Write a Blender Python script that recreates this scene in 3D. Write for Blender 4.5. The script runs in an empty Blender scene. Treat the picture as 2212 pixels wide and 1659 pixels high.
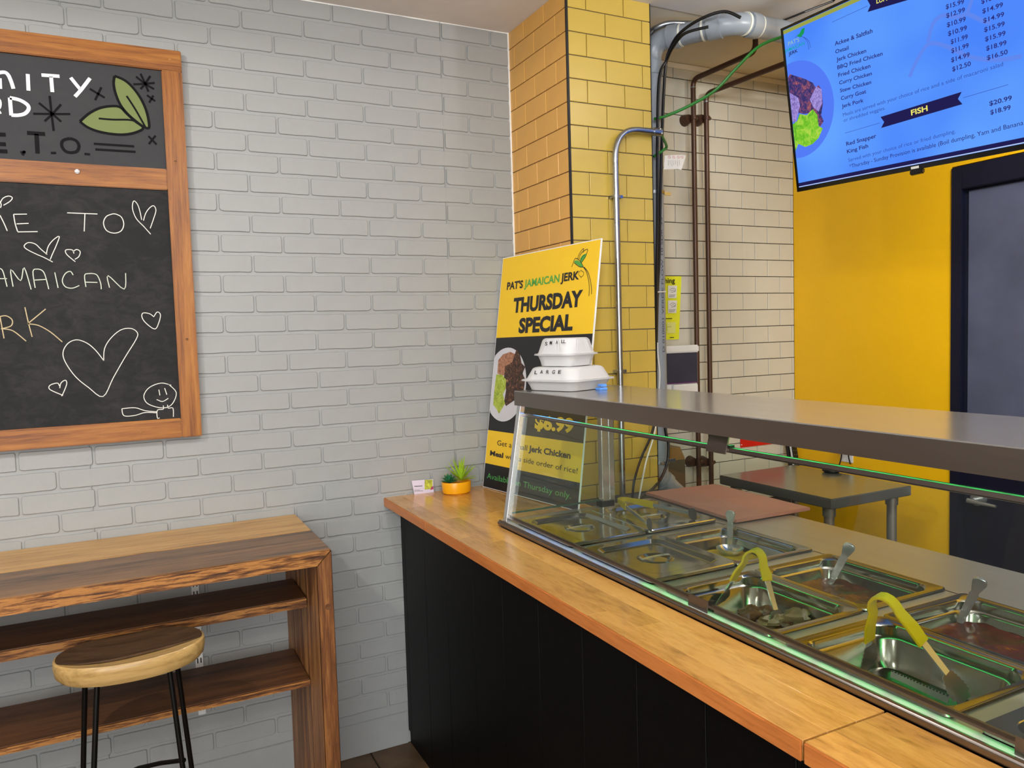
import bpy, bmesh, math, random
from mathutils import Vector, Matrix
random.seed(7)
SC = bpy.context.scene
COL = SC.collection

# ------------------------------------------------------------------ camera
F = 1666.41
CAM = Vector((0.0, 0.0, 1.51))
def cam_rows(yaw, pitch, roll):
    fwd = Vector((math.sin(yaw)*math.cos(pitch), math.cos(yaw)*math.cos(pitch), math.sin(pitch)))
    r = Vector((math.cos(yaw), -math.sin(yaw), 0)); u = r.cross(fwd)
    r2 = r*math.cos(roll)+u*math.sin(roll); u2 = u*math.cos(roll)-r*math.sin(roll)
    return r2, u2, -fwd
RX, RY, RZ = cam_rows(0.46290667, -0.06306801, -0.03000696)
cd = bpy.data.cameras.new('camera'); co = bpy.data.objects.new('camera', cd); COL.objects.link(co)
cd.sensor_width = 36.0; cd.lens = F/2212*36.0; cd.clip_start = 0.02; cd.clip_end = 60
co.matrix_world = Matrix(((RX.x, RY.x, RZ.x, CAM.x), (RX.y, RY.y, RZ.y, CAM.y), (RX.z, RY.z, RZ.z, CAM.z), (0, 0, 0, 1)))
SC.camera = co

# ------------------------------------------------------------------ world, lights, exposure
SC.view_settings.view_transform = 'Standard'; SC.view_settings.look = 'None'
SC.view_settings.exposure = 0.0; SC.view_settings.gamma = 1.0
SC.view_settings.use_curve_mapping = False
w = bpy.data.worlds.new('world'); SC.world = w; w.use_nodes = True
w.node_tree.nodes['Background'].inputs[0].default_value = (0.75, 0.85, 1.0, 1)
w.node_tree.nodes['Background'].inputs[1].default_value = 0.25

def area(name, loc, target, size, power, color, shape='DISK', sy=None, spread=180):
    l = bpy.data.lights.new(name, 'AREA'); l.shape = shape; l.size = size
    if sy: l.size_y = sy
    l.energy = power; l.color = color; l.spread = math.radians(spread)
    o = bpy.data.objects.new(name, l); COL.objects.link(o); o.location = loc
    o.rotation_euler = (Vector(target)-Vector(loc)).to_track_quat('-Z', 'Y').to_euler()
    return o
WARM = (1.0, 0.96, 0.89); NEUT = (1.0, 0.995, 0.975); COOL = (0.93, 0.965, 1.0)
def bulb(name, loc, power, color, r=0.05):
    l = bpy.data.lights.new(name, 'POINT'); l.energy = power; l.color = color; l.shadow_soft_size = r
    o = bpy.data.objects.new(name, l); COL.objects.link(o); o.location = loc; return o
area('ceiling_spot', (-0.95, 0.90, 2.60), (-0.25, 2.7, 1.2), 0.07, 14, WARM, spread=150)
bulb('unseen_point_light', (0.55, 0.85, 2.42), 24, NEUT)  # unseen ceiling lights, set low as points to brighten the ceiling too
bulb('unseen_point_light', (0.2, -0.9, 2.42), 34, WARM)
bulb('unseen_point_light', (2.05, 0.95, 2.46), 42, NEUT)
bulb('unseen_point_light', (-1.5, -0.6, 2.42), 16, NEUT)
area('added_soft_fill', (-0.9, -1.4, 2.60), (-0.6, 0.6, 0.6), 1.6, 26, NEUT, 'RECTANGLE', 1.6)  # soft fill added to lift the ambient level, not a known fixture
area('shopfront_daylight', (-0.9, -2.7, 1.35), (0.4, 2.7, 1.0), 2.6, 105, COOL, 'RECTANGLE', 2.0)

# ------------------------------------------------------------------ pixel -> point (photo is 2212 x 1659)
def ray(u, v): return RX*((u-1106)/F) + RY*(-(v-829.5)/F) - RZ
def onx(u, v, x): d = ray(u, v); return CAM + d*((x-CAM.x)/d.x)
def ony(u, v, y): d = ray(u, v); return CAM + d*((y-CAM.y)/d.y)
def onz(u, v, z): d = ray(u, v); return CAM + d*((z-CAM.z)/d.z)
class Plane:
    def __init__(s, o, n): s.o = Vector(o); s.n = Vector(n).normalized()
    def at(s, u, v, off=0.0):      # off metres proud, towards the room
        d = ray(u, v); n = s.n
        o = s.o + n*off
        return CAM + d*((o-CAM).dot(n)/d.dot(n))

# ------------------------------------------------------------------ materials
def srgb(r, g, b):
    f = lambda c: (c/255/12.92) if c/255 <= 0.04045 else ((c/255+0.055)/1.055)**2.4
    return (f(r), f(g), f(b), 1)
def newmat(name):
    m = bpy.data.materials.new(name); m.use_nodes = True
    nt = m.node_tree; return m, nt, nt.nodes['Principled BSDF'], nt.links
def noise(nt, scale, detail=4, vec=None, rough=0.55, dist=0.0):
    n = nt.nodes.new('ShaderNodeTexNoise'); n.inputs['Scale'].default_value = scale
    n.inputs['Detail'].default_value = detail; n.inputs['Roughness'].default_value = rough
    n.inputs['Distortion'].default_value = dist
    if vec: nt.links.new(vec, n.inputs['Vector'])
    return n
def coords(nt, scale=(1, 1, 1), randomise=False):
    tc = nt.nodes.new('ShaderNodeTexCoord'); mp = nt.nodes.new('ShaderNodeMapping')
    mp.inputs['Scale'].default_value = scale
    nt.links.new(tc.outputs['Object'], mp.inputs['Vector'])
    if randomise:
        oi = nt.nodes.new('ShaderNodeObjectInfo'); mu = nt.nodes.new('ShaderNodeMath'); mu.operation = 'MULTIPLY'
        mu.inputs[1].default_value = 17.0
        nt.links.new(oi.outputs['Random'], mu.inputs[0]); nt.links.new(mu.outputs[0], mp.inputs['Location'])
        return mp.outputs['Vector'], oi
    return mp.outputs['Vector']
def ramp(nt, fac, stops):
    r = nt.nodes.new('ShaderNodeValToRGB'); nt.links.new(fac, r.inputs[0])
    e = r.color_ramp.elements
    while len(e) < len(stops): e.new(0.5)
    for i, (p, c) in enumerate(stops): e[i].position = p; e[i].color = c
    return r
def bump(nt, h, strength, dist=0.002, normal=None):
    b = nt.nodes.new('ShaderNodeBump'); b.inputs['Strength'].default_value = strength; b.inputs['Distance'].default_value = dist
    nt.links.new(h, b.inputs['Height'])
    if normal: nt.links.new(normal, b.inputs['Normal'])
    return b.outputs['Normal']
def plain(name, col, rough=0.5, metal=0.0, var=0.06, nscale=12, bmp=0.0, bscale=200, spec=0.5, emis=0.0, coat=0.0):
    m, nt, p, L = newmat(name)
    v = coords(nt)
    n = noise(nt, nscale, 3, v)
    lo = tuple(max(0, c*(1-var)) for c in col[:3])+(1,); hi = tuple(min(1, c*(1+var)) for c in col[:3])+(1,)
    r = ramp(nt, n.outputs['Fac'], [(0.3, lo), (0.7, hi)])
    L.new(r.outputs[0], p.inputs['Base Color'])
    p.inputs['Roughness'].default_value = rough; p.inputs['Metallic'].default_value = metal
    p.inputs['Specular IOR Level'].default_value = spec
    p.inputs['Coat Weight'].default_value = coat; p.inputs['Coat Roughness'].default_value = 0.08
    if emis:
        L.new(r.outputs[0], p.inputs['Emission Color']); p.inputs['Emission Strength'].default_value = emis
        p.inputs['Base Color'].default_value = (0, 0, 0, 1)
        for l in list(p.inputs['Base Color'].links): L.remove(l)
    if bmp:
        nb = noise(nt, bscale, 3, v); L.new(bump(nt, nb.outputs['Fac'], bmp), p.inputs['Normal'])
    return m
def glow(name, col, s=1.0):
    m = bpy.data.materials.new(name); m.use_nodes = True; nt = m.node_tree; nt.nodes.clear()
    e = nt.nodes.new('ShaderNodeEmission'); o = nt.nodes.new('ShaderNodeOutputMaterial')
    e.inputs[0].default_value = col; e.inputs[1].default_value = s; nt.links.new(e.outputs[0], o.inputs[0]); return m
def wood(name, stops, grain=(1, 1, 1), rough=0.4, bands=14.0, rnd=0.0, spec=0.4, bmp=0.25, coat=0.0):
    m, nt, p, L = newmat(name)
    v, oi = coords(nt, grain, True)
    n1 = noise(nt, 1.6, 5, v, 0.6, 0.8)
    n2 = noise(nt, bands, 6, v, 0.65, 0.3)
    mx = nt.nodes.new('ShaderNodeMix'); mx.inputs[0].default_value = 0.45
    L.new(n1.outputs['Fac'], mx.inputs[2]); L.new(n2.outputs['Fac'], mx.inputs[3])
    r = ramp(nt, mx.outputs[0], stops)
    out = r.outputs[0]
    if rnd:
        hs = nt.nodes.new('ShaderNodeHueSaturation'); mr = nt.nodes.new('ShaderNodeMapRange')
        mr.inputs['To Min'].default_value = 1-rnd; mr.inputs['To Max'].default_value = 1+rnd*0.6
        L.new(oi.outputs['Random'], mr.inputs['Value']); L.new(mr.outputs[0], hs.inputs['Value']); L.new(out, hs.inputs['Color'])
        out = hs.outputs[0]
    L.new(out, p.inputs['Base Color'])
    p.inputs['Roughness'].default_value = rough; p.inputs['Specular IOR Level'].default_value = spec
    p.inputs['Coat Weight'].default_value = coat; p.inputs['Coat Roughness'].default_value = 0.12
    L.new(bump(nt, n2.outputs['Fac'], bmp, 0.001), p.inputs['Normal'])
    return m
def steel(name, col, rough, grain=(1, 1, 1), bmp=0.05, metal=1.0):
    m, nt, p, L = newmat(name)
    v = coords(nt, grain)
    n = noise(nt, 60, 4, v); n2 = noise(nt, 5, 3, v)
    p.inputs['Base Color'].default_value = col; p.inputs['Metallic'].default_value = metal
    mr = nt.nodes.new('ShaderNodeMapRange'); mr.inputs['To Min'].default_value = rough*0.75; mr.inputs['To Max'].default_value = rough*1.3
    L.new(n2.outputs['Fac'], mr.inputs['Value']); L.new(mr.outputs[0], p.inputs['Roughness'])
    L.new(bump(nt, n.outputs['Fac'], bmp, 0.0006), p.inputs['Normal'])
    return m
def glassmat(name, tint, rough=0.0):
    m = bpy.data.materials.new(name); m.use_nodes = True; nt = m.node_tree; nt.nodes.clear()
    o = nt.nodes.new('ShaderNodeOutputMaterial'); mx = nt.nodes.new('ShaderNodeMixShader')
    t = nt.nodes.new('ShaderNodeBsdfTransparent'); g = nt.nodes.new('ShaderNodeBsdfGlossy'); lw = nt.nodes.new('ShaderNodeLayerWeight')
    t.inputs[0].default_value = tint; g.inputs['Roughness'].default_value = rough; g.inputs[0].default_value = (1, 1, 1, 1)
    pw = nt.nodes.new('ShaderNodeMath'); pw.operation = 'POWER'; pw.inputs[1].default_value = 5.0
    ma = nt.nodes.new('ShaderNodeMath'); ma.operation = 'MULTIPLY_ADD'; ma.inputs[1].default_value = 0.7; ma.inputs[2].default_value = 0.022
    lw.inputs['Blend'].default_value = 0.5
    nt.links.new(lw.outputs['Facing'], pw.inputs[0]); nt.links.new(pw.outputs[0], ma.inputs[0]); nt.links.new(ma.outputs[0], mx.inputs[0])
    nt.links.new(t.outputs[0], mx.inputs[1]); nt.links.new(g.outputs[0], mx.inputs[2])
    nt.links.new(mx.outputs[0], o.inputs[0]); return m

def brick_paint():
    m, nt, p, L = newmat('grey_wall_paint')
    v = coords(nt)
    n = noise(nt, 4, 3, v)
    r = ramp(nt, n.outputs['Fac'], [(0.3, srgb(153, 155, 154)), (0.7, srgb(160, 162, 161))])
    L.new(r.outputs[0], p.inputs['Base Color']); p.inputs['Roughness'].default_value = 0.5
    a = noise(nt, 45, 5, v, 0.6); b = noise(nt, 320, 3, v)
    nn = bump(nt, a.outputs['Fac'], 0.28, 0.004); L.new(bump(nt, b.outputs['Fac'], 0.12, 0.001, nn), p.inputs['Normal'])
    return m
M = {}
M['brick'] = brick_paint()
M['ceiling'] = plain('ceiling_paint', srgb(226, 222, 220), 0.8, var=0.03, bmp=0.1, bscale=60)
M['ceiling_k'] = plain('kitchen_ceiling_shade_beige', srgb(226, 216, 196), 0.8, var=0.05, nscale=5)  # beige tone stands in for the shade at the kitchen end
M['caulk'] = plain('white_caulk', srgb(235, 235, 232), 0.6)
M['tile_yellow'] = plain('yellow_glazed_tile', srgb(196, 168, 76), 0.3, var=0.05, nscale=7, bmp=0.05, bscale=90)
M['tile_warm_lit'] = plain('glazed_tile_warm_lit', srgb(222, 168, 84), 0.3, var=0.04, nscale=7, bmp=0.05, bscale=90)  # warm light on the column's left face is put into the tile colour
M['grout'] = plain('grey_grout', srgb(112, 106, 100), 0.9)
M['grout_dark'] = plain('dark_grout', srgb(52, 44, 40), 0.9)
M['tile_cream'] = plain('cream_glazed_tile', srgb(196, 192, 178), 0.3, var=0.03, nscale=6, bmp=0.04, bscale=90)
M['yellow_paint'] = plain('yellow_wall_paint', srgb(236, 182, 6), 0.42, var=0.03, nscale=3, bmp=0.06, bscale=150)
M['navy'] = plain('navy_paint', srgb(14, 16, 36), 0.4, var=0.1)
M['door_grey'] = plain('slate_door_panel', srgb(88, 92, 114), 0.36, var=0.16, nscale=6, metal=0.2)
M['black_trim'] = plain('black_trim', srgb(16, 14, 12), 0.5)
M['black_board'] = plain('black_painted_boards', srgb(6, 6, 7), 0.5, var=0.1, bmp=0.1, spec=0.18)
M['floor'] = plain('brown_slate_tile', srgb(88, 66, 44), 0.5, var=0.4, nscale=9, bmp=0.5, bscale=25)
M['joint'] = plain('dark_floor_joint', srgb(24, 17, 12), 0.9)
M['drywall'] = plain('off_white_drywall', srgb(205, 200, 192), 0.8)
G_Y = (26, 1.6, 26); G_X = (1.6, 26, 26); G_Z = (26, 26, 1.6)
M['butcher'] = wood('butcher_block', [(0.26, srgb(112, 78, 38)), (0.40, srgb(190, 134, 66)), (0.52, srgb(214, 156, 82)), (0.68, srgb(222, 166, 92))], (7, 1.5, 7), 0.22, 12, 0.16, coat=0.35, bmp=0.05)
M['butcher_edge'] = wood('butcher_block_edge', [(0.3, srgb(168, 96, 44)), (0.5, srgb(204, 124, 62)), (0.7, srgb(214, 138, 72))], (14, 1.2, 14), 0.35, 12, 0.1)
M['pine_light'] = wood('golden_pine', [(0.36, srgb(96, 62, 26)), (0.44, srgb(178, 130, 66)), (0.62, srgb(212, 168, 98))], (0.9, 13, 13), 0.36, 9, 0.0, coat=0.15)
M['pine_dark'] = wood('dark_stained_pine', [(0.38, srgb(62, 40, 20)), (0.48, srgb(112, 78, 46)), (0.64, srgb(146, 106, 66))], (0.9, 13, 13), 0.36, 9, 0.0, coat=0.15)
M['pine_edge'] = wood('rough_pine_edge', [(0.40, srgb(58, 32, 14)), (0.48, srgb(126, 78, 36)), (0.52, srgb(176, 120, 60)), (0.60, srgb(150, 98, 46))], (3.0, 34, 34), 0.55, 5, 0.0, bmp=0.5)
M['walnut_shelf'] = wood('brown_stained_shelf', [(0.3, srgb(46, 26, 12)), (0.5, srgb(94, 58, 30)), (0.7, srgb(122, 78, 40))], (1.1, 14, 14), 0.5, 8, 0.0)
M['pine_side'] = wood('reddish_pine_side', [(0.36, srgb(84, 48, 24)), (0.5, srgb(142, 92, 52)), (0.62, srgb(182, 132, 78))], (16, 16, 1.0), 0.5, 8, 0.1)
M['pine_side_edge'] = wood('brown_pine_post', [(0.34, srgb(62, 34, 16)), (0.5, srgb(116, 70, 34)), (0.66, srgb(170, 116, 62))], (26, 26, 1.6), 0.5, 7, 0.0, bmp=0.4)
M['oak_frame_h'] = wood('orange_pine_rail', [(0.36, srgb(108, 58, 16)), (0.5, srgb(150, 90, 28)), (0.64, srgb(172, 112, 42))], (1.2, 26, 26), 0.42, 9, 0.0)
M['oak_frame_v'] = wood('orange_pine_stile', [(0.36, srgb(108, 58, 16)), (0.5, srgb(150, 90, 28)), (0.64, srgb(172, 112, 42))], (26, 26, 1.2), 0.42, 9, 0.0)
M['seat_wood'] = wood('pale_stool_wood', [(0.3, srgb(134, 104, 52)), (0.5, srgb(186, 150, 92)), (0.7, srgb(204, 172, 116))], (1.2, 16, 16), 0.4, 7, 0.0, coat=0.3)
M['seat_dark'] = wood('dark_heartwood', [(0.3, srgb(48, 32, 20)), (0.6, srgb(88, 64, 44))], (2, 30, 30), 0.4, 6, 0.0)
M['iron'] = plain('black_iron', srgb(22, 20, 18), 0.35, metal=0.6)
M['steel'] = steel('brushed_steel', srgb(178, 174, 170), 0.33, (14, 0.6, 14), 0.04, 0.75)
M['ledge_steel'] = steel('scratched_ledge_steel', srgb(226, 226, 220), 0.5, (6, 6, 6), 0.35)
_l = M['ledge_steel'].node_tree.nodes['Principled BSDF']; _l.inputs['Metallic'].default_value = 0.2; _l.inputs['Base Color'].default_value = srgb(190, 192, 186)
M['steel_flat'] = steel('shelf_steel', srgb(180, 177, 174), 0.16, (20, 0.8, 20), 0.005, 0.72)
M['steel_edge'] = steel('satin_steel', srgb(136, 127, 121), 0.36, (14, 0.6, 14))
M['steel_pan'] = steel('pan_steel', srgb(150, 147, 138), 0.18, (3, 3, 3), 0.01, 1.0)
M['steel_lid'] = steel('lid_steel', srgb(160, 158, 150), 0.12, (3, 3, 3), 0.006, 0.95)
M['chrome'] = steel('polished_steel', srgb(205, 206, 208), 0.14, (2, 2, 2), 0.0, 0.82)
M['galv'] = steel('galvanised_conduit', srgb(168, 172, 180), 0.28, (3, 3, 3), 0.03)
M['copper_brown'] = plain('brown_painted_pipe', srgb(74, 48, 34), 0.38, metal=0.3)
M['pvc'] = plain('grey_plastic_pipe', srgb(142, 150, 160), 0.35, var=0.03)
M['pvc_print'] = plain('faded_pipe_print', srgb(70, 74, 90), 0.6)
M['cream_glue'] = plain('cream_cement', srgb(222, 224, 214), 0.5)
M['green_wire'] = plain('green_insulation', srgb(38, 120, 44), 0.4)
M['black_rubber'] = plain('black_cable', srgb(12, 12, 14), 0.4)
M['white_plastic'] = plain('white_plastic', srgb(226, 226, 224), 0.35, var=0.02)
M['foam'] = plain('white_moulded_fibre', srgb(206, 206, 206), 0.45, var=0.01, nscale=8)
M['ink'] = plain('black_ink', srgb(20, 20, 24), 0.6)
M['glass'] = glassmat('clear_glass', (0.93, 0.97, 0.94, 1))
M['glass_edge'] = plain('green_glass_edge', srgb(60, 120, 84), 0.15, var=0.1)
M['glass_edge_d'] = plain('dark_glass_edge', srgb(46, 74, 58), 0.15, var=0.1)
M['smoke'] = plain('smoked_plastic', srgb(52, 49, 58), 0.15, var=0.12)
M['board_pink'] = plain('rose_cutting_board', srgb(176, 122, 108), 0.5, var=0.08, nscale=8)
M['chalk_black'] = None
M['poster_yellow'] = plain('poster_yellow', srgb(250, 204, 40), 0.4, var=0.01)
M['poster_black'] = plain('poster_black', srgb(30, 30, 34), 0.4, var=0.02)
M['poster_green'] = plain('poster_green', srgb(84, 168, 70), 0.4, var=0.02)
M['poster_green2'] = plain('poster_light_green', srgb(84, 172, 90), 0.4, var=0.02)
M['poster_core'] = plain('white_foam_core', srgb(240, 240, 240), 0.5)
M['plate_print'] = plain('printed_plate', srgb(214, 214, 222), 0.4, var=0.03)
M['chalk'] = plain('white_chalk', srgb(232, 230, 222), 0.9, var=0.12, nscale=300)
M['chalk_tan'] = plain('tan_chalk', srgb(196, 178, 140), 0.9, var=0.12, nscale=300)
M['chalk_green'] = plain('pale_green_chalk', srgb(208, 216, 200), 0.9, var=0.12, nscale=300)
M['paint_white'] = plain('white_marker_paint', srgb(244, 244, 250), 0.5)
M['paint_black'] = plain('black_marker_paint', srgb(16, 15, 17), 0.7, spec=0.15)
M['paint_green'] = plain('olive_marker_paint', srgb(108, 122, 62), 0.6, var=0.04)
M['pot_yellow'] = plain('yellow_ceramic', srgb(236, 164, 14), 0.25, var=0.03)
M['leaf_dark'] = plain('bluish_green_leaf', srgb(40, 110, 70), 0.5, var=0.25, nscale=40)
M['leaf_lime'] = plain('lime_leaf', srgb(150, 186, 40), 0.5, var=0.2, nscale=40)
M['tong_yellow'] = plain('yellow_vinyl_grip', srgb(176, 148, 12), 0.4, var=0.05)
M['curry'] = plain('yellow_curry', srgb(186, 150, 20), 0.25, var=0.2, nscale=30, bmp=0.3, bscale=60)
M['stew'] = plain('red_brown_stew', srgb(84, 42, 26), 0.16, var=0.5, nscale=38, bmp=0.6, bscale=70)
M['stew_dark'] = plain('dark_red_stew', srgb(76, 22, 14), 0.16, var=0.6, nscale=38, bmp=0.6, bscale=70)
M['meat'] = plain('browned_meat', srgb(84, 50, 24), 0.45, var=0.5, nscale=60, bmp=0.8, bscale=90)
M['meat2'] = plain('pale_cooked_meat', srgb(108, 86, 56), 0.45, var=0.3, nscale=60, bmp=0.8, bscale=90)
M['sign_yellow'] = plain('yellow_notice', srgb(222, 224, 40), 0.5)
M['sign_red'] = plain('red_notice', srgb(196, 16, 14), 0.45)
M['paper'] = plain('white_paper', srgb(224, 224, 222), 0.6)
M['cardboard'] = plain('brown_card', srgb(138, 104, 56), 0.4, var=0.1)
M['tv_black'] = plain('black_tv_plastic', srgb(12, 12, 14), 0.25)
M['blue_plastic'] = plain('translucent_blue_plastic', srgb(96, 160, 240), 0.25, var=0.15, nscale=60)
M['lilac_card'] = plain('lilac_card', srgb(214, 204, 222), 0.5)
M['flower'] = plain('flower_print', srgb(180, 184, 60), 0.5, var=0.5, nscale=120)
M['magenta'] = plain('magenta_print', srgb(160, 50, 90), 0.5)

def chalkboard_mat(name, base, smudge, amt):
    m, nt, p, L = newmat(name)
    v = coords(nt, (1, 1, 1)); v2 = coords(nt, (2.0, 1, 3.2))
    a = noise(nt, 2.6, 5, v, 0.65); b = noise(nt, 9, 6, v2, 0.7, 0.6)
    mu = nt.nodes.new('ShaderNodeMath'); mu.operation = 'MULTIPLY'
    L.new(a.outputs['Fac'], mu.inputs[0]); L.new(b.outputs['Fac'], mu.inputs[1])
    r = ramp(nt, mu.outputs[0], [(0.2, base), (0.2+amt, smudge)])
    L.new(r.outputs[0], p.inputs['Base Color']); p.inputs['Roughness'].default_value = 0.7; p.inputs['Specular IOR Level'].default_value = 0.25
    return m
M['board_lower'] = chalkboard_mat('smudged_slate', srgb(33, 33, 34), srgb(60, 58, 59), 0.30)
M['board_upper'] = chalkboard_mat('clean_slate', srgb(60, 60, 63), srgb(66, 66, 68), 0.3)
def food_print(name, cols, scale=90, em=0.0):
    m, nt, p, L = newmat(name)
    v = coords(nt); n = noise(nt, scale, 5, v, 0.7, 1.0)
    k = len(cols); r = ramp(nt, n.outputs['Fac'], [(0.3+0.4*i/(k-1), srgb(*c)) for i, c in enumerate(cols)])
    if em:
        p.inputs['Base Color'].default_value = (0, 0, 0, 1); L.new(r.outputs[0], p.inputs['Emission Color']); p.inputs['Emission Strength'].default_value = em
    else: L.new(r.outputs[0], p.inputs['Base Color'])
    p.inputs['Roughness'].default_value = 0.4
    return m
M['p_meat'] = food_print('printed_jerk_meat', [(24, 18, 16), (40, 28, 24), (92, 56, 40), (190, 140, 100)])
M['p_rice'] = food_print('printed_rice', [(90, 52, 38), (176, 120, 92), (206, 160, 130)], 120)
M['p_salad'] = food_print('printed_salad', [(110, 130, 40), (170, 190, 60), (214, 220, 120)], 70)
M['s_meat'] = food_print('screen_jerk_meat', [(16, 20, 64), (28, 30, 92), (60, 50, 120), (130, 66, 96), (200, 120, 100)], 60, 1)
M['s_rice'] = food_print('screen_rice', [(70, 50, 120), (150, 130, 210), (180, 170, 240)], 130, 1)
M['s_salad'] = food_print('screen_salad', [(60, 150, 40), (120, 200, 40), (200, 220, 90)], 40, 1)

# ------------------------------------------------------------------ mesh builder
class MB:
    def __init__(s): s.v = []; s.f = []
    def add(s, vs, fs):
        b = len(s.v); s.v += [Vector(x) for x in vs]; s.f += [tuple(i+b for i in f) for f in fs]; return s
    def box(s, a, b):
        x0, x1 = sorted((a[0], b[0])); y0, y1 = sorted((a[1], b[1])); z0, z1 = sorted((a[2], b[2]))
        return s.add([(x0, y0, z0), (x1, y0, z0), (x1, y1, z0), (x0, y1, z0), (x0, y0, z1), (x1, y0, z1), (x1, y1, z1), (x0, y1, z1)],
                     [(0, 3, 2, 1), (4, 5, 6, 7), (0, 1, 5, 4), (1, 2, 6, 5), (2, 3, 7, 6), (3, 0, 4, 7)])
    def prism(s, pts, ext):
        n = len(pts); e = Vector(ext); p = [Vector(q) for q in pts]
        return s.add(p+[q+e for q in p], [tuple(range(n-1, -1, -1)), tuple(range(n, 2*n))]+[(i, (i+1) % n, n+(i+1) % n, n+i) for i in range(n)])
    def flat(s, pts): return s.add(pts, [tuple(range(len(pts)))])
    def tube(s, path, r, n=10, caps=True):
        P = [Vector(q) for q in path]; k = len(P)
        rr = r if isinstance(r, (list, tuple)) else [r]*k
        T = [((P[min(i+1, k-1)]-P[max(i-1, 0)]).normalized()) for i in range(k)]
        up = Vector((0, 0, 1)) if abs(T[0].z) < 0.9 else Vector((1, 0, 0))
        a = T[0].cross(up).normalized(); vs = []
        for i in range(k):
            a = (a-T[i]*a.dot(T[i])).normalized(); b = T[i].cross(a)
            for j in range(n):
                t = 2*math.pi*j/n; vs.append(P[i]+(a*math.cos(t)+b*math.sin(t))*rr[i])
        fs = [(i*n+j, i*n+(j+1) % n, (i+1)*n+(j+1) % n, (i+1)*n+j) for i in range(k-1) for j in range(n)]
        if caps: fs += [tuple(range(n-1, -1, -1)), tuple(range((k-1)*n, k*n))]
        return s.add(vs, fs)
    def band(s, path, side, wd, th):      # flat bar along a path; side = width direction(s)
        P = [Vector(q) for q in path]; k = len(P); vs = []
        for i in range(k):
            T = (P[min(i+1, k-1)]-P[max(i-1, 0)]).normalized()
            sd = Vector(side[i] if isinstance(side, list) else side); sd = (sd-T*sd.dot(T)).normalized(); nn = T.cross(sd)
            ww = wd[i] if isinstance(wd, list) else wd
            for (p, q) in ((-1, -1), (1, -1), (1, 1), (-1, 1)): vs.append(P[i]+sd*ww/2*p+nn*th/2*q)
        fs = [(i*4+j, i*4+(j+1) % 4, (i+1)*4+(j+1) % 4, (i+1)*4+j) for i in range(k-1) for j in range(4)]
        fs += [(3, 2, 1, 0), ((k-1)*4, (k-1)*4+1, (k-1)*4+2, (k-1)*4+3)]
        return s.add(vs, fs)
    def loft(s, rings, cap0=True, cap1=True):
        n = len(rings[0]); vs = [Vector(q) for r in rings for q in r]
        fs = [(i*n+j, i*n+(j+1) % n, (i+1)*n+(j+1) % n, (i+1)*n+j) for i in range(len(rings)-1) for j in range(n)]
        if cap0: fs.append(tuple(range(n-1, -1, -1)))
        if cap1: fs.append(tuple(range((len(rings)-1)*n, len(rings)*n)))
        return s.add(vs, fs)
    def ball(s, c, r, n=8, m=6, sc=(1, 1, 1), jit=0.0):
        c = Vector(c); rings = []
        for i in range(1, m):
            t = math.pi*i/m
            rings.append([c+Vector((math.sin(t)*math.cos(2*math.pi*j/n)*sc[0], math.sin(t)*math.sin(2*math.pi*j/n)*sc[1], -math.cos(t)*sc[2]))*r*(1+random.uniform(-jit, jit)) for j in range(n)])
        return s.loft(rings)
def mesh_of(mb, name, off=Vector((0, 0, 0)), bevel=0.0, smooth=True, seg=2, sharp=38):
    me = bpy.data.meshes.new(name); me.from_pydata([v-off for v in mb.v], [], mb.f); me.validate()
    b = bmesh.new(); b.from_mesh(me); bmesh.ops.recalc_face_normals(b, faces=b.faces)
    if bevel:
        bmesh.ops.bevel(b, geom=[e for e in b.edges if len(e.link_faces) == 2 and e.calc_face_angle(0) > 0.6], offset=bevel, segments=seg, affect='EDGES', clamp_overlap=True)
    b.to_mesh(me); b.free()
    if smooth:
        for p in me.polygons: p.use_smooth = True
        me.set_sharp_from_angle(angle=math.radians(sharp))
    return me
def wloc(o):
    v = Vector((0, 0, 0))
    while o: v += o.location; o = o.parent
    return v
def part(name, mb, mat, parent=None, bevel=0.0, smooth=True, label=None, kind=None, base=None, seg=2, sharp=38):
    """one mesh object; mesh points given in world coordinates"""
    off = wloc(parent) if parent else (Vector(base) if base else Vector((0, 0, 0)))
    me = mesh_of(mb, name, off, bevel, smooth, seg, sharp); me.materials.append(M[mat] if isinstance(mat, str) else mat)
    o = bpy.data.objects.new(name, me); COL.objects.link(o)
    if parent: o.parent = parent
    else: o.location = off
    if label: o['label'] = label
    if kind: o['kind'] = kind
    return o
def thing(name, loc, label, cat, group=None):
    o = bpy.data.objects.new(name, None); COL.objects.link(o); o.location = loc; o.empty_display_size = 0.05
    o['label'] = label; o['category'] = cat
    if group: o['group'] = group
    return o
def tag(o, label, cat, group=None):
    o['label'] = label; o['category'] = cat
    if group: o['group'] = group
    return o
def inst(name, me, loc, parent=None, mat=None):
    o = bpy.data.objects.new(name, me); COL.objects.link(o)
    o.location = Vector(loc)-(wloc(parent) if parent else Vector((0, 0, 0)))
    if parent: o.parent = parent
    return o
TEXTS = []
def text(s, pl, A, B, T, mat, parent, bold=0.0, off=0.0012, name='lettering', label=None):
    """s set from pixel A (baseline left) to pixel B (baseline right), cap top at pixel T, on plane pl"""
    TEXTS.append((s, pl, A, B, T, mat, parent, bold, off, name, label))
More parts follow.
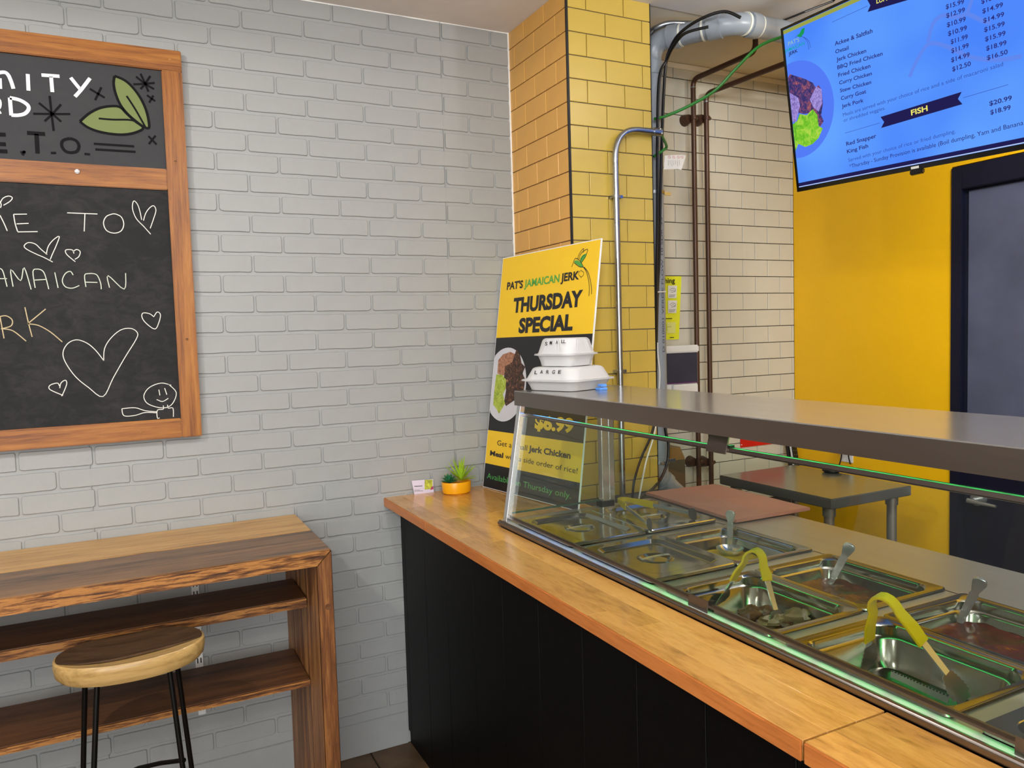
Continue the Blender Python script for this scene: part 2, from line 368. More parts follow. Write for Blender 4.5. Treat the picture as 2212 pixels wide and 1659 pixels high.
def flush_texts():
    tmp = []
    for t in TEXTS:
        c = bpy.data.curves.new('t', 'FONT'); c.body = t[0]; c.size = 1; c.offset = t[7]; c.resolution_u = 3; c.fill_mode = 'FRONT' if False else 'BOTH'
        o = bpy.data.objects.new('t', c); COL.objects.link(o); tmp.append(o)
    bpy.context.view_layer.update(); dg = bpy.context.evaluated_depsgraph_get()
    for t, o in zip(TEXTS, tmp):
        s, pl, A, B, T, mat, parent, bold, off, name, label = t
        me = bpy.data.meshes.new_from_object(o.evaluated_get(dg))
        xs = [v.co.x for v in me.vertices]; x0, x1 = min(xs), max(xs)
        a = pl.at(*A, off); b = pl.at(*B, off); tp = pl.at(*T, off)
        e = (b-a); W = e.length; e.normalize(); up = pl.n.cross(e).normalized(); 
        if up.z < 0: up = -up
        H = (tp-a).dot(up); cap = 0.73+bold
        off0 = wloc(parent)
        for v in me.vertices:
            v.co = a+e*((v.co.x-x0)/(x1-x0)*W)+up*(v.co.y/cap*H)-off0
        me.materials.clear(); me.materials.append(M[mat] if isinstance(mat, str) else mat)
        q = bpy.data.objects.new(name, me); COL.objects.link(q); q.parent = parent
        if label: q['label'] = label
    for o in tmp:
        c = o.data; bpy.data.objects.remove(o); bpy.data.curves.remove(c)
def poly_on(pl, pts, off=0.001): return [pl.at(u, v, off) for u, v in pts]
def ribbon(mb, pl, pts, wd, off=0.0012, closed=False, taper=False):
    """stroke of width wd metres along pixel points, lying on plane pl"""
    P = [pl.at(u, v, off) for u, v in pts]
    if closed: P.append(P[0])
    # smooth resample (Catmull-Rom)
    Q = []
    for i in range(len(P)-1):
        p0 = P[i-1] if i > 0 else (P[-2] if closed else P[0]); p1 = P[i]; p2 = P[i+1]; p3 = P[i+2] if i+2 < len(P) else (P[1] if closed else P[-1])
        st = 4 if len(P) > 2 else 1
        for k in range(st):
            t = k/st; Q.append(0.5*((2*p1)+(p2-p0)*t+(2*p0-5*p1+4*p2-p3)*t*t+(3*p1-p0-3*p2+p3)*t**3))
    Q.append(P[-1])
    k = len(Q); vs = []
    for i in range(k):
        T = (Q[min(i+1, k-1)]-Q[max(i-1, 0)])
        if T.length < 1e-7: T = Vector((1, 0, 0))
        T.normalize(); sd = pl.n.cross(T)
        w_ = wd*(1.0 if not taper else (1-0.8*i/(k-1)))
        vs += [Q[i]+sd*w_/2, Q[i]-sd*w_/2]
    mb.add(vs, [(2*i, 2*i+1, 2*i+3, 2*i+2) for i in range(k-1)])
def circ(c, r, n=24, ax=(1, 0, 0), ay=(0, 1, 0), ry=None):
    c = Vector(c); ax = Vector(ax); ay = Vector(ay); ry = ry or r
    return [c+ax*math.cos(2*math.pi*i/n)*r+ay*math.sin(2*math.pi*i/n)*ry for i in range(n)]
def rrect(cx, cy, wx, wy, r, z, n=5):
    pts = []
    for (sx, sy, a0) in ((1, 1, 0), (-1, 1, 90), (-1, -1, 180), (1, -1, 270)):
        for i in range(n):
            a = math.radians(a0+90*i/(n-1)); pts.append(Vector((cx+sx*(wx/2-r)+r*math.cos(a), cy+sy*(wy/2-r)+r*math.sin(a), z)))
    return pts

# ================================================================== SETTING
YW = 2.70; XC = 1.375; YC = 2.27; XCR = 1.719; YK = 2.72; XR = 2.885; ZC = 2.662
def struct(name, mb, mat, **k): return part(name, mb, mat, kind='structure', **k)
# --- grey painted brick wall
wall = struct('wall_back', MB().box((-2.6, YW, 0), (XC+0.02, YW+0.1, ZC+0.02)), 'brick', smooth=False)
PITCH = 0.0661; BH = 0.0555; BL = 0.1925; BP = 0.2003
def brick_mesh(wd, seed):
    rnd = random.Random(seed); hw = wd/2; hh = BH/2; out = []
    for (sx, sy) in ((-1, -1), (1, -1), (1, 1), (-1, 1)):
        r1 = rnd.choice((0.003, 0.006, 0.013, 0.008)); r2 = rnd.choice((0.004, 0.008, 0.005))
        c = [(sx*hw, sy*(hh-r2)), (sx*(hw-r1*0.3), sy*(hh-r2*0.3)), (sx*(hw-r1), sy*hh)]
        if sx*sy > 0: c = c
        else: c = c[::-1]
        out += c
        if sy < 0 and sx < 0 or sy > 0 and sx > 0:
            for t in (0.3, 0.55, 0.8):
                x = (-hw+wd*t)*(1 if sy < 0 else -1); out.append((x, sy*(hh+rnd.uniform(-0.0016, 0.0008))))
    mb = MB(); n = len(out)
    r0 = [Vector((x+math.copysign(0.0006, x), 0.0, y+math.copysign(0.0006, y))) for x, y in out]; ra = [Vector((x, -0.0036, y)) for x, y in out]
    rb = [Vector((x-math.copysign(0.0014, x), -0.0052, y-math.copysign(0.0013, y))) for x, y in out]
    mb.loft([r0, ra, rb], cap0=False)
    return mb
full = []
for i in range(14):
    me = mesh_of(brick_mesh(BL, i), 'brick', smooth=False); me.materials.append(M['brick']); full.append(me)
hidden = MB()
def hidden_brick(cx, cz, wd): hidden.v_off = 0; b = brick_mesh(wd, random.randint(0, 99)); hidden.add([v+Vector((cx, YW, cz)) for v in b.v], b.f)
zlow = 0.135
k0 = -24
for k in range(k0, 16):
    zb = 1.679+k*PITCH
    if zb < zlow or zb > ZC-0.01: continue
    zc = zb+BH/2
    par = k % 2
    j0 = 0.496 if par == 0 else 0.3958
    i = -16
    while True:
        xl = j0+BP*i+0.004; xr = xl+BL; i += 1
        if xl > XC-0.012: break
        if xl < -2.6: continue
        vis = not (xr < -0.42 or (xr < 0.17 and 1.26 < zc < 2.38) or (xl > 0.9 and zc < 0.88))
        if xr > XC-0.004 or (zb+BH > ZC-0.004):       # cut brick against the column or the ceiling
            w2 = min(xr, XC-0.006)-xl
            h = min(BH, ZC-0.003-zb)
            b = brick_mesh(w2, i)
            if h < 0.012 or w2 < 0.012: continue
            mb = MB(); mb.add([Vector((v.x, v.y, v.z*h/BH)) for v in b.v], b.f)
            me = mesh_of(mb, 'brick', smooth=False); me.materials.append(M['brick'])
            inst('brick', me, (xl+w2/2, YW, zb+h/2), wall)
        elif vis: inst('brick', random.choice(full), ((xl+xr)/2, YW, zc), wall)
        else: hidden_brick((xl+xr)/2, zc, BL)
part('hidden_bricks', hidden, 'brick', wall, kind='stuff', smooth=False)
for sx in (1.0935, -0.118):
    part('panel_seam', MB().box((sx, YW-0.0058, 0.12), (sx+0.0016, YW, ZC)), 'brick', wall)
struct('baseboard_back', MB().box((-2.6, YW-0.006, 0), (0.868, YW, 0.122)), 'brick', bevel=0.002)
struct('trim_1', MB().box((-2.6, YW-0.004, ZC-0.004), (XC, YW, ZC)).box((XC-0.006, YW-0.006, 0.93), (XC, YW, ZC)), 'caulk', smooth=False)
# --- tiled column
TP = 0.0772; TW = 0.1535; TH = 0.0742; TWW = 0.1505
def tile_mesh(wd, ht, axis, mat, d=0.006):
    # tile in its own plane, centre of back face at origin, facing -y (axis 'y') or -x (axis 'x')
    hw = wd/2; hh = ht/2; e = 0.0013
    r = [(-hw, -hh), (hw, -hh), (hw, hh), (-hw, hh)]; r2 = [(-hw+e, -hh+e), (hw-e, -hh+e), (hw-e, hh-e), (-hw+e, hh-e)]
    f = (lambda a, b, c: Vector((a, -c, b))) if axis == 'y' else (lambda a, b, c: Vector((-c, a, b)))
    mb = MB().loft([[f(a, b, 0) for a, b in r], [f(a, b, d-e) for a, b in r], [f(a, b, d) for a, b in r2]])
    me = mesh_of(mb, 'tile', smooth=False); me.materials.append(M[mat]); return me
CACHE = {}
def lay_tiles(parent, axis, plane, lo, hi, z0, z1, zoff, joints, mat, skip=None):
    k = math.floor((z0-zoff)/TP)
    while zoff+k*TP < z1:
        zb = max(zoff+k*TP+0.0015, z0); zt = min(zoff+(k+1)*TP-0.0015, z1); jo = joints[k % 2]; k += 1
        if zt-zb < 0.006: continue
        i = math.floor((lo-jo)/TW)
        while jo+i*TW < hi:
            a = max(jo+i*TW+0.0015, lo); b = min(jo+(i+1)*TW-0.0015, hi); i += 1
            if b-a < 0.006: continue
            if skip and skip((a+b)/2, (zb+zt)/2): continue
            key = (axis, mat, round(b-a, 4), round(zt-zb, 4))
            if key not in CACHE: CACHE[key] = tile_mesh(b-a, zt-zb, axis, mat)
            c = (a+b)/2; zc = (zb+zt)/2
            inst('tile', CACHE[key], (c, plane, zc) if axis == 'y' else (plane, c, zc), parent)
column = struct('column', MB().box((XC+0.006, YC+0.006, 0), (XCR, YK+0.1, ZC+0.02)), 'grout', smooth=False)
lay_tiles(column, 'y', YC+0.006, XC+0.006, XCR, 0.93, ZC, 1.8265, {0: 1.454, 1: 1.531}, 'tile_yellow')
lay_tiles(column, 'x', XC+0.006, YC+0.004, YW-0.002, 0.93, ZC, 1.8265, {0: 2.3437-TW/2, 1: 2.3437}, 'tile_warm_lit')
part('black_corner_trim', MB().box((XC-0.001, YC-0.001, 0.93), (XC+0.007, YC+0.005, ZC)), 'black_trim', column, smooth=False, label='thin black metal corner trim')
part('edge_trim', MB().box((XCR-0.001, YC, 0.0), (XCR+0.003, YC+0.012, ZC)), 'black_trim', column, smooth=False)
# --- cream tile wall of the kitchen
kw = struct('wall_kitchen', MB().box((XCR, YK+0.006, 0), (XR+0.1, YK+0.1, ZC+0.02)), 'grout_dark', smooth=False)
lay_tiles(kw, 'y', YK+0.006, 1.93, XR-0.001, 0.70, 2.60, 2.0575, {0: 2.7937-TW/2, 1: 2.7937}, 'tile_cream')
lay_tiles(kw, 'y', YK+0.006, 1.93, XR-0.001, 2.60, ZC, 2.0575, {0: 2.7937-TW/2, 1: 2.7937}, 'tile_cream')
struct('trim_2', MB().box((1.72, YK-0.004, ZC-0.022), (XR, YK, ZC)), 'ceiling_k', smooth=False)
# --- yellow wall with the door
struct('wall_right', MB().box((XR, 1.93, 0), (XR+0.1, YK, ZC+0.02)).box((XR, -0.4, 2.105), (XR+0.1, 1.93, ZC+0.02)).box((XR, -3.0, 0), (XR+0.1, -0.4, ZC+0.02)), 'yellow_paint', smooth=False)
d = struct('door_1', MB().box((XR+0.02, 0.96, 0.0), (XR+0.06, 1.885, 2.012)), 'navy', smooth=False)
part('upper_panel', MB().box((XR+0.012, 1.0, 1.02), (XR+0.02, 1.872, 2.005)), 'door_grey', d, bevel=0.002, label='slate grey upper door panel')
part('door_frame', MB().box((XR-0.012, 1.885, 0), (XR+0.06, 1.926, 2.10)).box((XR-0.012, 0.92, 2.012), (XR+0.06, 1.885, 2.10)).box((XR-0.012, 0.92, 0), (XR+0.06, 0.96, 2.012)), 'navy', d, bevel=0.003)
hb = onx(2107, 1079, XR-0.01)
hd = part('door_handle', MB().tube([(XR+0.02, hb.y, hb.z), (XR-0.002, hb.y, hb.z)], 0.026, 20).tube([(XR, hb.y, hb.z), (XR-0.05, hb.y, hb.z)], 0.009, 12).tube([(XR-0.047, hb.y+0.006, hb.z), (XR-0.05, hb.y-0.04, hb.z-0.002), (XR-0.047, hb.y-0.10, hb.z-0.004)], [0.010, 0.008, 0.006], 10), 'chrome', d, label='polished lever handle')
struct('wall_behind_door', MB().box((XR+0.0601, -0.4, 0), (XR+0.12, 2.0, 2.2)), 'navy', smooth=False)
# --- other walls, ceiling, floor
struct('wall_left', MB().box((-2.7, -3.0, 0), (-2.6, 2.8, ZC+0.02)), 'drywall', smooth=False)
struct('wall_front', MB().box((-2.7, -3.1, 0), (3.0, -3.0, ZC+0.02)), 'drywall', smooth=False)
struct('ceiling', MB().box((-2.7, -3.1, ZC), (XCR, 2.8, ZC+0.1)).box((XCR, -3.1, ZC), (XR+0.1, 2.28, ZC+0.1)), 'ceiling', smooth=False)
struct('added_shade_beam', MB().box((-2.6, 1.42, 2.566), (0.95, 1.50, ZC+0.01)), 'ceiling', smooth=False)  # unseen beam added to keep light off the top of the brick wall
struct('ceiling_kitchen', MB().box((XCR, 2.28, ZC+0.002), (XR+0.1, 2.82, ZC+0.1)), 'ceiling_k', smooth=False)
fl = struct('floor', MB().box((-2.7, -3.1, -0.06), (XR+0.1, 2.8, -0.006)), 'joint', smooth=False)
fm = mesh_of(MB().box((-0.148, -0.148, -0.0065), (0.148, 0.148, 0)), 'floor_tile', bevel=0.002); fm.materials.append(M['floor'])
for i in range(0, 13):
    for j in range(0, 9):
        x = 0.722+0.15-0.3*(i-2); y = 2.70-0.15-0.3*j
        if -2.45 < x < XR-0.15: inst('floor_tile', fm, (x, y, 0), fl)
far = MB()
for i in range(-7, 11):
    for j in range(0, 19):
        x = 0.722+0.15-0.3*(i-2); y = 2.70-0.15-0.3*j
        if -2.45 < x < XR-0.15 and not (0 <= i < 13 and j < 9): far.box((x-0.148, y-0.148, -0.0065), (x+0.148, y+0.148, 0))
part('distant_floor_tiles', far, 'floor', fl, kind='stuff', smooth=False)

# ================================================================== CHALKBOARD
YB = 2.662
PB = Plane((0, YB+0.012, 0), (0, -1, 0))     # slate face
cb = thing('chalkboard', (-0.35, YW, 1.2), 'large wood framed chalkboard with chalk writing hung on the grey brick wall', 'chalkboard')
def bz(u, v): return ony(u, v, YB)
tr = bz(388, 110); br = bz(438.8, 941.3); xi = (bz(345, 150).x+bz(394, 905).x)/2; xo = (tr.x+br.x)/2
z_top = tr.z; z_t2 = bz(343, 150).z; z_m1 = bz(355, 364).z; z_m2 = bz(360, 410).z; z_b1 = bz(395, 903).z; z_b2 = br.z; XL = -1.25
part('slate_panel', MB().box((XL+0.03, YB+0.012, z_m2+0.02), (xi+0.01, YB+0.02, z_b1-0.01)), 'board_lower', cb, smooth=False, label='smudged lower slate with chalk hearts')
part('slate_panel', MB().box((XL+0.03, YB+0.012, z_t2+0.01), (xi+0.01, YB+0.02, z_m1-0.01)), 'board_upper', cb, smooth=False, label='upper slate with painted lettering')
part('frame_rail', MB().box((XL, YB, z_t2), (xo, YW-0.002, z_top)), 'oak_frame_h', cb, bevel=0.0025)
part('frame_rail', MB().box((XL, YB+0.004, z_m2), (xi, YW-0.002, z_m1)), 'oak_frame_h', cb, bevel=0.0025)
part('frame_rail', MB().box((XL, YB, z_b2), (xi, YW-0.002, z_b1)), 'oak_frame_h', cb, bevel=0.0025)
part('frame_stile', MB().box((xi, YB, z_b2), (xo, YW-0.002, z_t2)), 'oak_frame_v', cb, bevel=0.0025)
part('frame_stile', MB().box((XL, YB, z_b1), (XL+0.07, YW-0.002, z_t2)), 'oak_frame_v', cb, bevel=0.0025)
for (u, v) in ((367, 128), (379, 349), (404, 733), (305, 933)):
    c = bz(u, v); kn = MB().loft([[q+Vector((0, -0.0002, 0)) for q in circ((c.x, YB, c.z), 0.0045, 10, ay=(0, 0, 1))], [q+Vector((0, -0.0008, 0)) for q in circ((c.x, YB, c.z), 0.0035, 10, ay=(0, 0, 1))]])
    part('screw_plug', kn, 'pine_edge', cb)
# chalk and paint strokes: pixel polylines
def cu(x, y): return (x/6.144, 120+y/6.144)
def cl(x, y): return (x/4.6075, 400+y/4.6075)
def cm(x, y): return (x/3.191, 500+y/3.191)
def strokes(name, lines, wd, mat, off=0.0012, label=None, groups=None):
    """groups = how many consecutive strokes make one letter or mark"""
    groups = groups or [1]*len(lines); k = 0
    for g_ in groups:
        mb = MB()
        for ln in lines[k:k+g_]: ribbon(mb, PB, ln, wd, off)
        k += g_
        part(name, mb, mat, cb, smooth=False)
W = 0.0098
strokes('painted_lettering', [[cu(-30, 230), cu(60, 222), cu(110, 260), cu(150, 350), cu(178, 440)], [cu(-5, 300), cu(2, 440)],
    [cu(368, 245), cu(378, 465)], [cu(550, 258), cu(790, 275)], [cu(678, 280), cu(695, 485)],
    [cu(938, 292), cu(1000, 370), cu(1058, 440)], [cu(1195, 300), cu(1080, 450), cu(995, 545)],
    [cu(130, 560), cu(150, 795)], [cu(130, 560), cu(260, 590), cu(360, 650), cu(380, 710), cu(330, 770), cu(240, 792), cu(150, 790)],
    [cu(-60, 560), cu(-10, 600), cu(-10, 680), cu(-60, 720)], [cu(-40, 710), cu(0, 775)]], W, 'paint_white', groups=[2, 1, 2, 2, 2, 2])
strokes('painted_lettering', [[cu(-80, 1045), cu(75, 1050)], [cu(-80, 1170), cu(78, 1178)], [cu(-80, 1265), cu(98, 1272)],
    [cu(358, 1025), cu(598, 1042)], [cu(484, 1040), cu(498, 1300)], ], 0.0112, 'paint_black', groups=[3, 2])
strokes('painted_ornament', [[cu(270, 1285), cu(340, 1280)], [cu(325, 1262), cu(300, 1325)], [cu(675, 1292), cu(745, 1292)], [cu(1120, 1305), cu(1196, 1312)],
    [cu(1245, 1170), cu(1780, 1205)], [cu(1265, 1245), cu(1800, 1278)]], 0.0068, 'paint_black', groups=[2, 1, 1, 1, 1])
strokes('painted_lettering', [[cu(*p) for p in ((930, 1100), (1010, 1130), (1048, 1200), (1020, 1270), (935, 1288), (860, 1262), (818, 1190), (840, 1125), (930, 1100))]], 0.0085, 'paint_black')
strokes('painted_ornament', [[cu(658, 535), cu(685, 780), cu(712, 1000)], [cu(440, 772), cu(690, 775), cu(932, 776)], [cu(515, 628), cu(690, 770), cu(812, 878)], [cu(810, 648), cu(690, 780), cu(592, 872)],
    [cu(1190, 440), cu(1390, 560)], [cu(1345, 420), cu(1262, 592)],
    [cu(1865, 240), cu(1925, 370), cu(1970, 480)], [cu(1770, 382), cu(1925, 375), cu(2052, 362)], [cu(1805, 278), cu(1925, 375), cu(2045, 445)], [cu(1995, 270), cu(1925, 375), cu(1865, 445)],
    [cu(1950, 525), cu(2060, 605)], [cu(2035, 530), cu(1980, 625)], [cu(1970, 1068), cu(2078, 1180)], [cu(2065, 1062), cu(1975, 1175)]], 0.0062, 'paint_black', groups=[4, 2, 4, 2, 2])
def fill(name, pts, mat, off=0.0010): part(name, MB().flat(poly_on(PB, pts, off)), mat, cb, smooth=False)
leafA = [cu(*p) for p in ((1520, 270), (1640, 320), (1740, 400), (1850, 540), (1930, 700), (1970, 850), (1975, 960), (1900, 940), (1790, 860), (1680, 760), (1590, 640), (1530, 490), (1508, 370))]
leafB = [cu(*p) for p in ((1060, 875), (1180, 770), (1330, 695), (1500, 670), (1600, 690), (1680, 770), (1790, 870), (1900, 960), (1800, 1020), (1650, 1048), (1480, 1040), (1300, 1005), (1160, 950))]
fill('painted_leaf', leafA, 'paint_green'); fill('painted_leaf', leafB, 'paint_green')
strokes('painted_ornament', [leafA+[leafA[0]], leafB+[leafB[0]]], 0.0075, 'paint_black', 0.0014)
strokes('painted_ornament', [[cu(1680, 535), cu(1800, 720), cu(1930, 950)], [cu(1310, 835), cu(1500, 850), cu(1760, 860), cu(1900, 950)]], 0.0055, 'paint_black', 0.0016)
CW = 0.0026
strokes('chalk_writing', [[cl(0, 300), cl(40, 380), cl(72, 455)], [cl(135, 290), cl(150, 380), cl(175, 460)], [cl(135, 290), cl(268, 288)], [cl(165, 385), cl(285, 380)], [cl(175, 465), cl(375, 462)],
    [cl(668, 275), cl(970, 287)], [cl(845, 285), cl(838, 460)],
    [cl(*p) for p in ((1125, 285), (1060, 310), (1030, 375), (1060, 450), (1135, 477), (1205, 455), (1232, 390), (1210, 320), (1160, 290), (1125, 285))]], CW, 'chalk', groups=[1, 4, 2, 1])
strokes('chalk_writing', [[cl(*p) for p in q] for q in (
    ((-30, 930), (70, 930)), ((0, 828), (30, 860), (70, 1010)),
    ((130, 1010), (108, 840), (205, 950), (240, 820), (310, 1038)), ((350, 1022), (328, 860), (370, 835), (420, 850), (450, 900), (485, 1035)), ((335, 945), (460, 938)),
    ((545, 868), (578, 1022)), ((728, 895), (700, 858), (650, 880), (620, 950), (650, 1010), (720, 1025), (790, 998)),
    ((855, 1012), (842, 900), (880, 880), (960, 890), (1000, 970), (1008, 1035)), ((850, 965), (970, 968)), ((1090, 1020), (1075, 900), (1235, 1035), (1250, 875)))], CW, 'chalk_green', groups=[2, 1, 2, 1, 1, 2, 1])
strokes('chalk_writing', [[cl(*p) for p in q] for q in (
    ((0, 1310), (40, 1525)), ((-10, 1310), (60, 1300), (120, 1340), (110, 1400), (10, 1430)), ((30, 1430), (130, 1450), (260, 1552)),
    ((248, 1215), (285, 1380), (320, 1510)), ((455, 1232), (275, 1380)), ((275, 1380), (380, 1395), (500, 1460), (620, 1560)))], CW*1.1, 'chalk_tan', groups=[3, 3])
hearts = [
    [cl(*p) for p in ((0, 180), (30, 130), (85, 108), (122, 125), (100, 160), (35, 200))], [cl(0, 160), cl(12, 195), cl(5, 225)],
    [cl(*p) for p in ((1410, 345), (1390, 250), (1365, 185), (1330, 158), (1318, 230), (1355, 330), (1430, 410), (1500, 488))],
    [cl(*p) for p in ((1428, 352), (1450, 280), (1490, 225), (1530, 205), (1552, 250), (1530, 330), (1495, 430))],
    [cl(*p) for p in ((470, 690), (410, 640), (350, 585), (280, 572), (240, 605), (270, 640), (370, 690), (440, 720), (525, 765))],
    [cl(*p) for p in ((460, 690), (480, 610), (530, 545), (590, 510), (560, 600), (520, 690), (500, 740))],
    [cl(*p) for p in ((735, 680), (720, 645), (655, 645), (665, 690), (750, 762))], [cl(*p) for p in ((725, 665), (760, 640), (797, 660), (785, 710), (745, 738))],
    [cl(*p) for p in ((1530, 1310), (1490, 1280), (1425, 1272), (1412, 1310), (1450, 1370), (1540, 1432), (1580, 1370), (1597, 1290), (1565, 1262), (1530, 1310))],
    [cm(*p) for p in ((715, 890), (660, 820), (600, 770), (530, 747), (470, 770), (435, 830), (450, 900), (520, 1000), (610, 1075), (710, 1138), (780, 1010), (860, 870), (940, 740), (945, 695), (900, 668), (830, 680), (760, 740), (720, 810), (715, 890))],
    [cm(*p) for p in ((410, 1065), (395, 1045), (345, 1060), (345, 1090), (435, 1130))], [cm(*p) for p in ((412, 1080), (420, 1045), (450, 1025), (460, 1050), (440, 1105), (425, 1135))]]
strokes('chalk_heart', hearts, 0.0024, 'chalk', groups=[2, 2, 2, 2, 1, 1, 2])
strokes('chalk_figure', [[cm(*p) for p in q] for q in (
    ((1180, 1060), (1110, 1045), (1030, 1075), (992, 1130), (1010, 1180), (1070, 1208), (1140, 1215), (1190, 1185), (1215, 1110), (1160, 1052)),
    ((1095, 1090), (1102, 1130)), ((1135, 1080), (1150, 1125)), ((1080, 1158), (1120, 1172), (1160, 1150)),
    ((1125, 1200), (1125, 1225), (1085, 1232), (1085, 1285), (1100, 1285)), ((1155, 1195), (1160, 1218), (1192, 1218), (1195, 1278)),
    ((840, 1222), (930, 1215), (1000, 1235), (1080, 1243)), ((840, 1222), (855, 1270), (930, 1268), (1000, 1248), (1080, 1250)))], 0.0024, 'chalk', groups=[8])
pc = bz(167, 370)
tag(part('chalk_piece', MB().box((pc.x-0.007, YB-0.004, pc.z-0.007), (pc.x+0.006, YB+0.004, pc.z+0.006)), 'foam', bevel=0.003, base=(pc.x, YB, pc.z)), 'tiny white square stub stuck on the middle rail of the chalkboard frame', 'chalk')

# ================================================================== WALL BAR SHELF UNIT
bu = thing('wall_bar', (-0.3, 2.44, 0), 'stained pine bar table with two lower shelves standing against the brick wall', 'bar table')
BX1 = 0.4945; BXL = -1.35; BF = 2.18; ZT = 0.917; TT = 0.044; LG = 0.046
part('top_board', MB().prism([(BXL, 2.4325, ZT-TT), (BX1-0.042, 2.4325, ZT-TT), (BX1, 2.4325, ZT), (BXL, 2.4325, ZT)], (0, 0.262, 0)), 'pine_light', bu, bevel=0.003, label='golden rear top board')
part('top_board', MB().prism([(BXL, BF+0.0008, ZT-TT), (BX1-0.042, BF+0.0008, ZT-TT), (BX1, BF+0.0008, ZT), (BXL, BF+0.0008, ZT)], (0, 0.2512, 0)), 'pine_dark', bu, bevel=0.0025, label='dark stained front top board')
part('edge_strip', MB().prism([(BXL, BF-0.0012, ZT-TT), (BX1-0.042, BF-0.0012, ZT-TT), (BX1-0.003, BF-0.0012, ZT-0.003), (BXL, BF-0.0012, ZT-0.003)], (0, 0.0025, 0)), 'pine_edge', bu, smooth=False, label='rough front edge with open grain')
xs0 = BX1-LG
for (y0, y1, mt) in ((BF, 2.325, 'pine_side'), (2.3265, 2.47, 'pine_side'), (2.4715, 2.695, 'pine_side')):
    part('side_board', MB().prism([(xs0, y0, 0.0), (BX1, y0, 0.0), (BX1, y0, ZT-0.0015), (xs0+0.003, y0, ZT-TT-0.0015)], (0, y1-y0, 0)), mt, bu, bevel=0.0025)
part('side_board', MB().prism([(xs0+0.001, BF-0.0015, 0.0), (BX1+0.0005, BF-0.0015, 0.0), (BX1+0.0005, BF-0.0015, ZT-0.003), (xs0+0.003, BF-0.0015, ZT-TT-0.0015)], (0, 0.003, 0)), 'pine_side_edge', bu, bevel=0.002, label='grained front edge board with a knot')
part('side_board', MB().box((BXL, BF, 0.0), (BXL+0.046, 2.695, ZT-TT-0.001)), 'pine_side', bu, bevel=0.0025)
kc = ony(560+427/2.864, 1080+660/2.864, BF-0.001)
part('knot', MB().loft([circ((kc.x, BF-0.0012, kc.z), 0.0095, 16, ay=(0, 0, 1)), circ((kc.x, BF-0.002, kc.z), 0.0085, 16, ay=(0, 0, 1)), circ((kc.x, BF-0.0016, kc.z), 0.006, 16, ay=(0, 0, 1))]), 'walnut_shelf', bu)
for (zt, th, yb) in ((0.7395, 0.030, 2.546), (0.487, 0.021, 2.600)):
    sh = part('shelf_board', MB().box((BXL+0.046, 2.330, zt-th), (xs0, yb, zt)), 'walnut_shelf', bu, bevel=0.003)
    part('shelf_edge', MB().box((BXL+0.046, 2.3275, zt-th+0.001), (xs0-0.001, 2.331, zt-0.003)), 'pine_edge', bu, smooth=False, label='lighter rough shelf edge')
# slotted standards on the wall
for xs in (0.162, -0.62):
    st = MB().box((xs-0.0115, YW-0.012, 0.29), (xs+0.0115, YW-0.0045, 0.85))
    o = part('shelf_standard', st, 'white_plastic', base=(xs, YW, 0.29), bevel=0.001)
    tag(o, 'white slotted shelf standard on the wall behind the bar table' + (' near its right end' if xs > 0 else ' left of the photo'), 'bracket')
    sl = MB()
    for i in range(17):
        z = 0.305+i*0.032
        for dx in (-0.005, 0.005): sl.box((xs+dx-0.0018, YW-0.0128, z), (xs+dx+0.0018, YW-0.0118, z+0.017))
    part('slots', sl, 'black_trim', o, smooth=False)

# ================================================================== STOOL
ZS = 0.745
sa = onz(109, 1440, ZS); sb = onz(445, 1378, ZS); sc_ = (sa+sb)/2; SY = 2.165
st = thing('bar_stool', (sc_.x, SY, 0), 'stool with thick half oval wooden seat and paired black iron legs', 'stool')
rx = (sb.x-sa.x)/2
def seat_xy(t, sc=1.0):
    x = math.copysign(abs(math.cos(t))**0.85, math.cos(t)); y = math.copysign(abs(math.sin(t))**0.92, math.sin(t))
    return x*sc, y*(0.125 if y > 0 else 0.098)*sc
def seat_z(q, x): return ZS-0.010*max(0.0, 1-q*q)**1.0+0.007*x*x-0.004
def seat_pt(t, q, dz=0.0, ylim=None):
    x, y = seat_xy(t, q)
    if ylim is not None: y = max(y, ylim(x))
    return Vector((sc_.x+x*rx, SY+y, seat_z(q, x)+dz))
def sring(q, dz): return [seat_pt(2*math.pi*i/48, q, dz) for i in range(48)]
seat = MB().loft([sring(0.80, -0.050), sring(0.92, -0.049), sring(0.975, -0.040), sring(1.0, -0.016), sring(0.99, -0.004), sring(0.965, 0), sring(0.8, 0), sring(0.6, 0), sring(0.4, 0), sring(0.2, 0)])
so = part('seat', seat, 'seat_wood', st)
lim = lambda x: -0.050+0.030*x*x+0.010*math.sin(3*x+0.5)
ir = []
for q in (0.96, 0.9, 0.8, 0.6, 0.4, 0.2):
    row = []
    for i in range(48):
        t = 2*math.pi*i/48; x, y = seat_xy(t, q)
        y2 = max(y, lim(x)); row.append(Vector((sc_.x+x*rx, SY+y2, seat_z(max(q, 0), x)+0.0012)))
    ir.append(row)
part('heartwood_inlay', MB().loft(ir, cap0=False), 'seat_dark', so, label='dark brown heartwood patch on the seat')
for (ua, va, ub, yy, sp) in ((212, 1497, 203, SY-0.055, -0.05), (188, 1497, 180, SY+0.05, 0.04), (366, 1455, 395, SY-0.055, -0.05), (381, 1450, 414, SY+0.05, 0.04)):
    a = ony(ua, va, yy); a.z = ZS-0.046; b = ony(ub, 1659, yy+sp*0.4); b = a+(b-a)*((a.z)/(a.z-b.z))
    part('leg', MB().tube([a, b], 0.0066, 12), 'iron', st)
fa = ony(398, 1642, SY-0.078); fb = ony(300, 1659, SY+0.06)
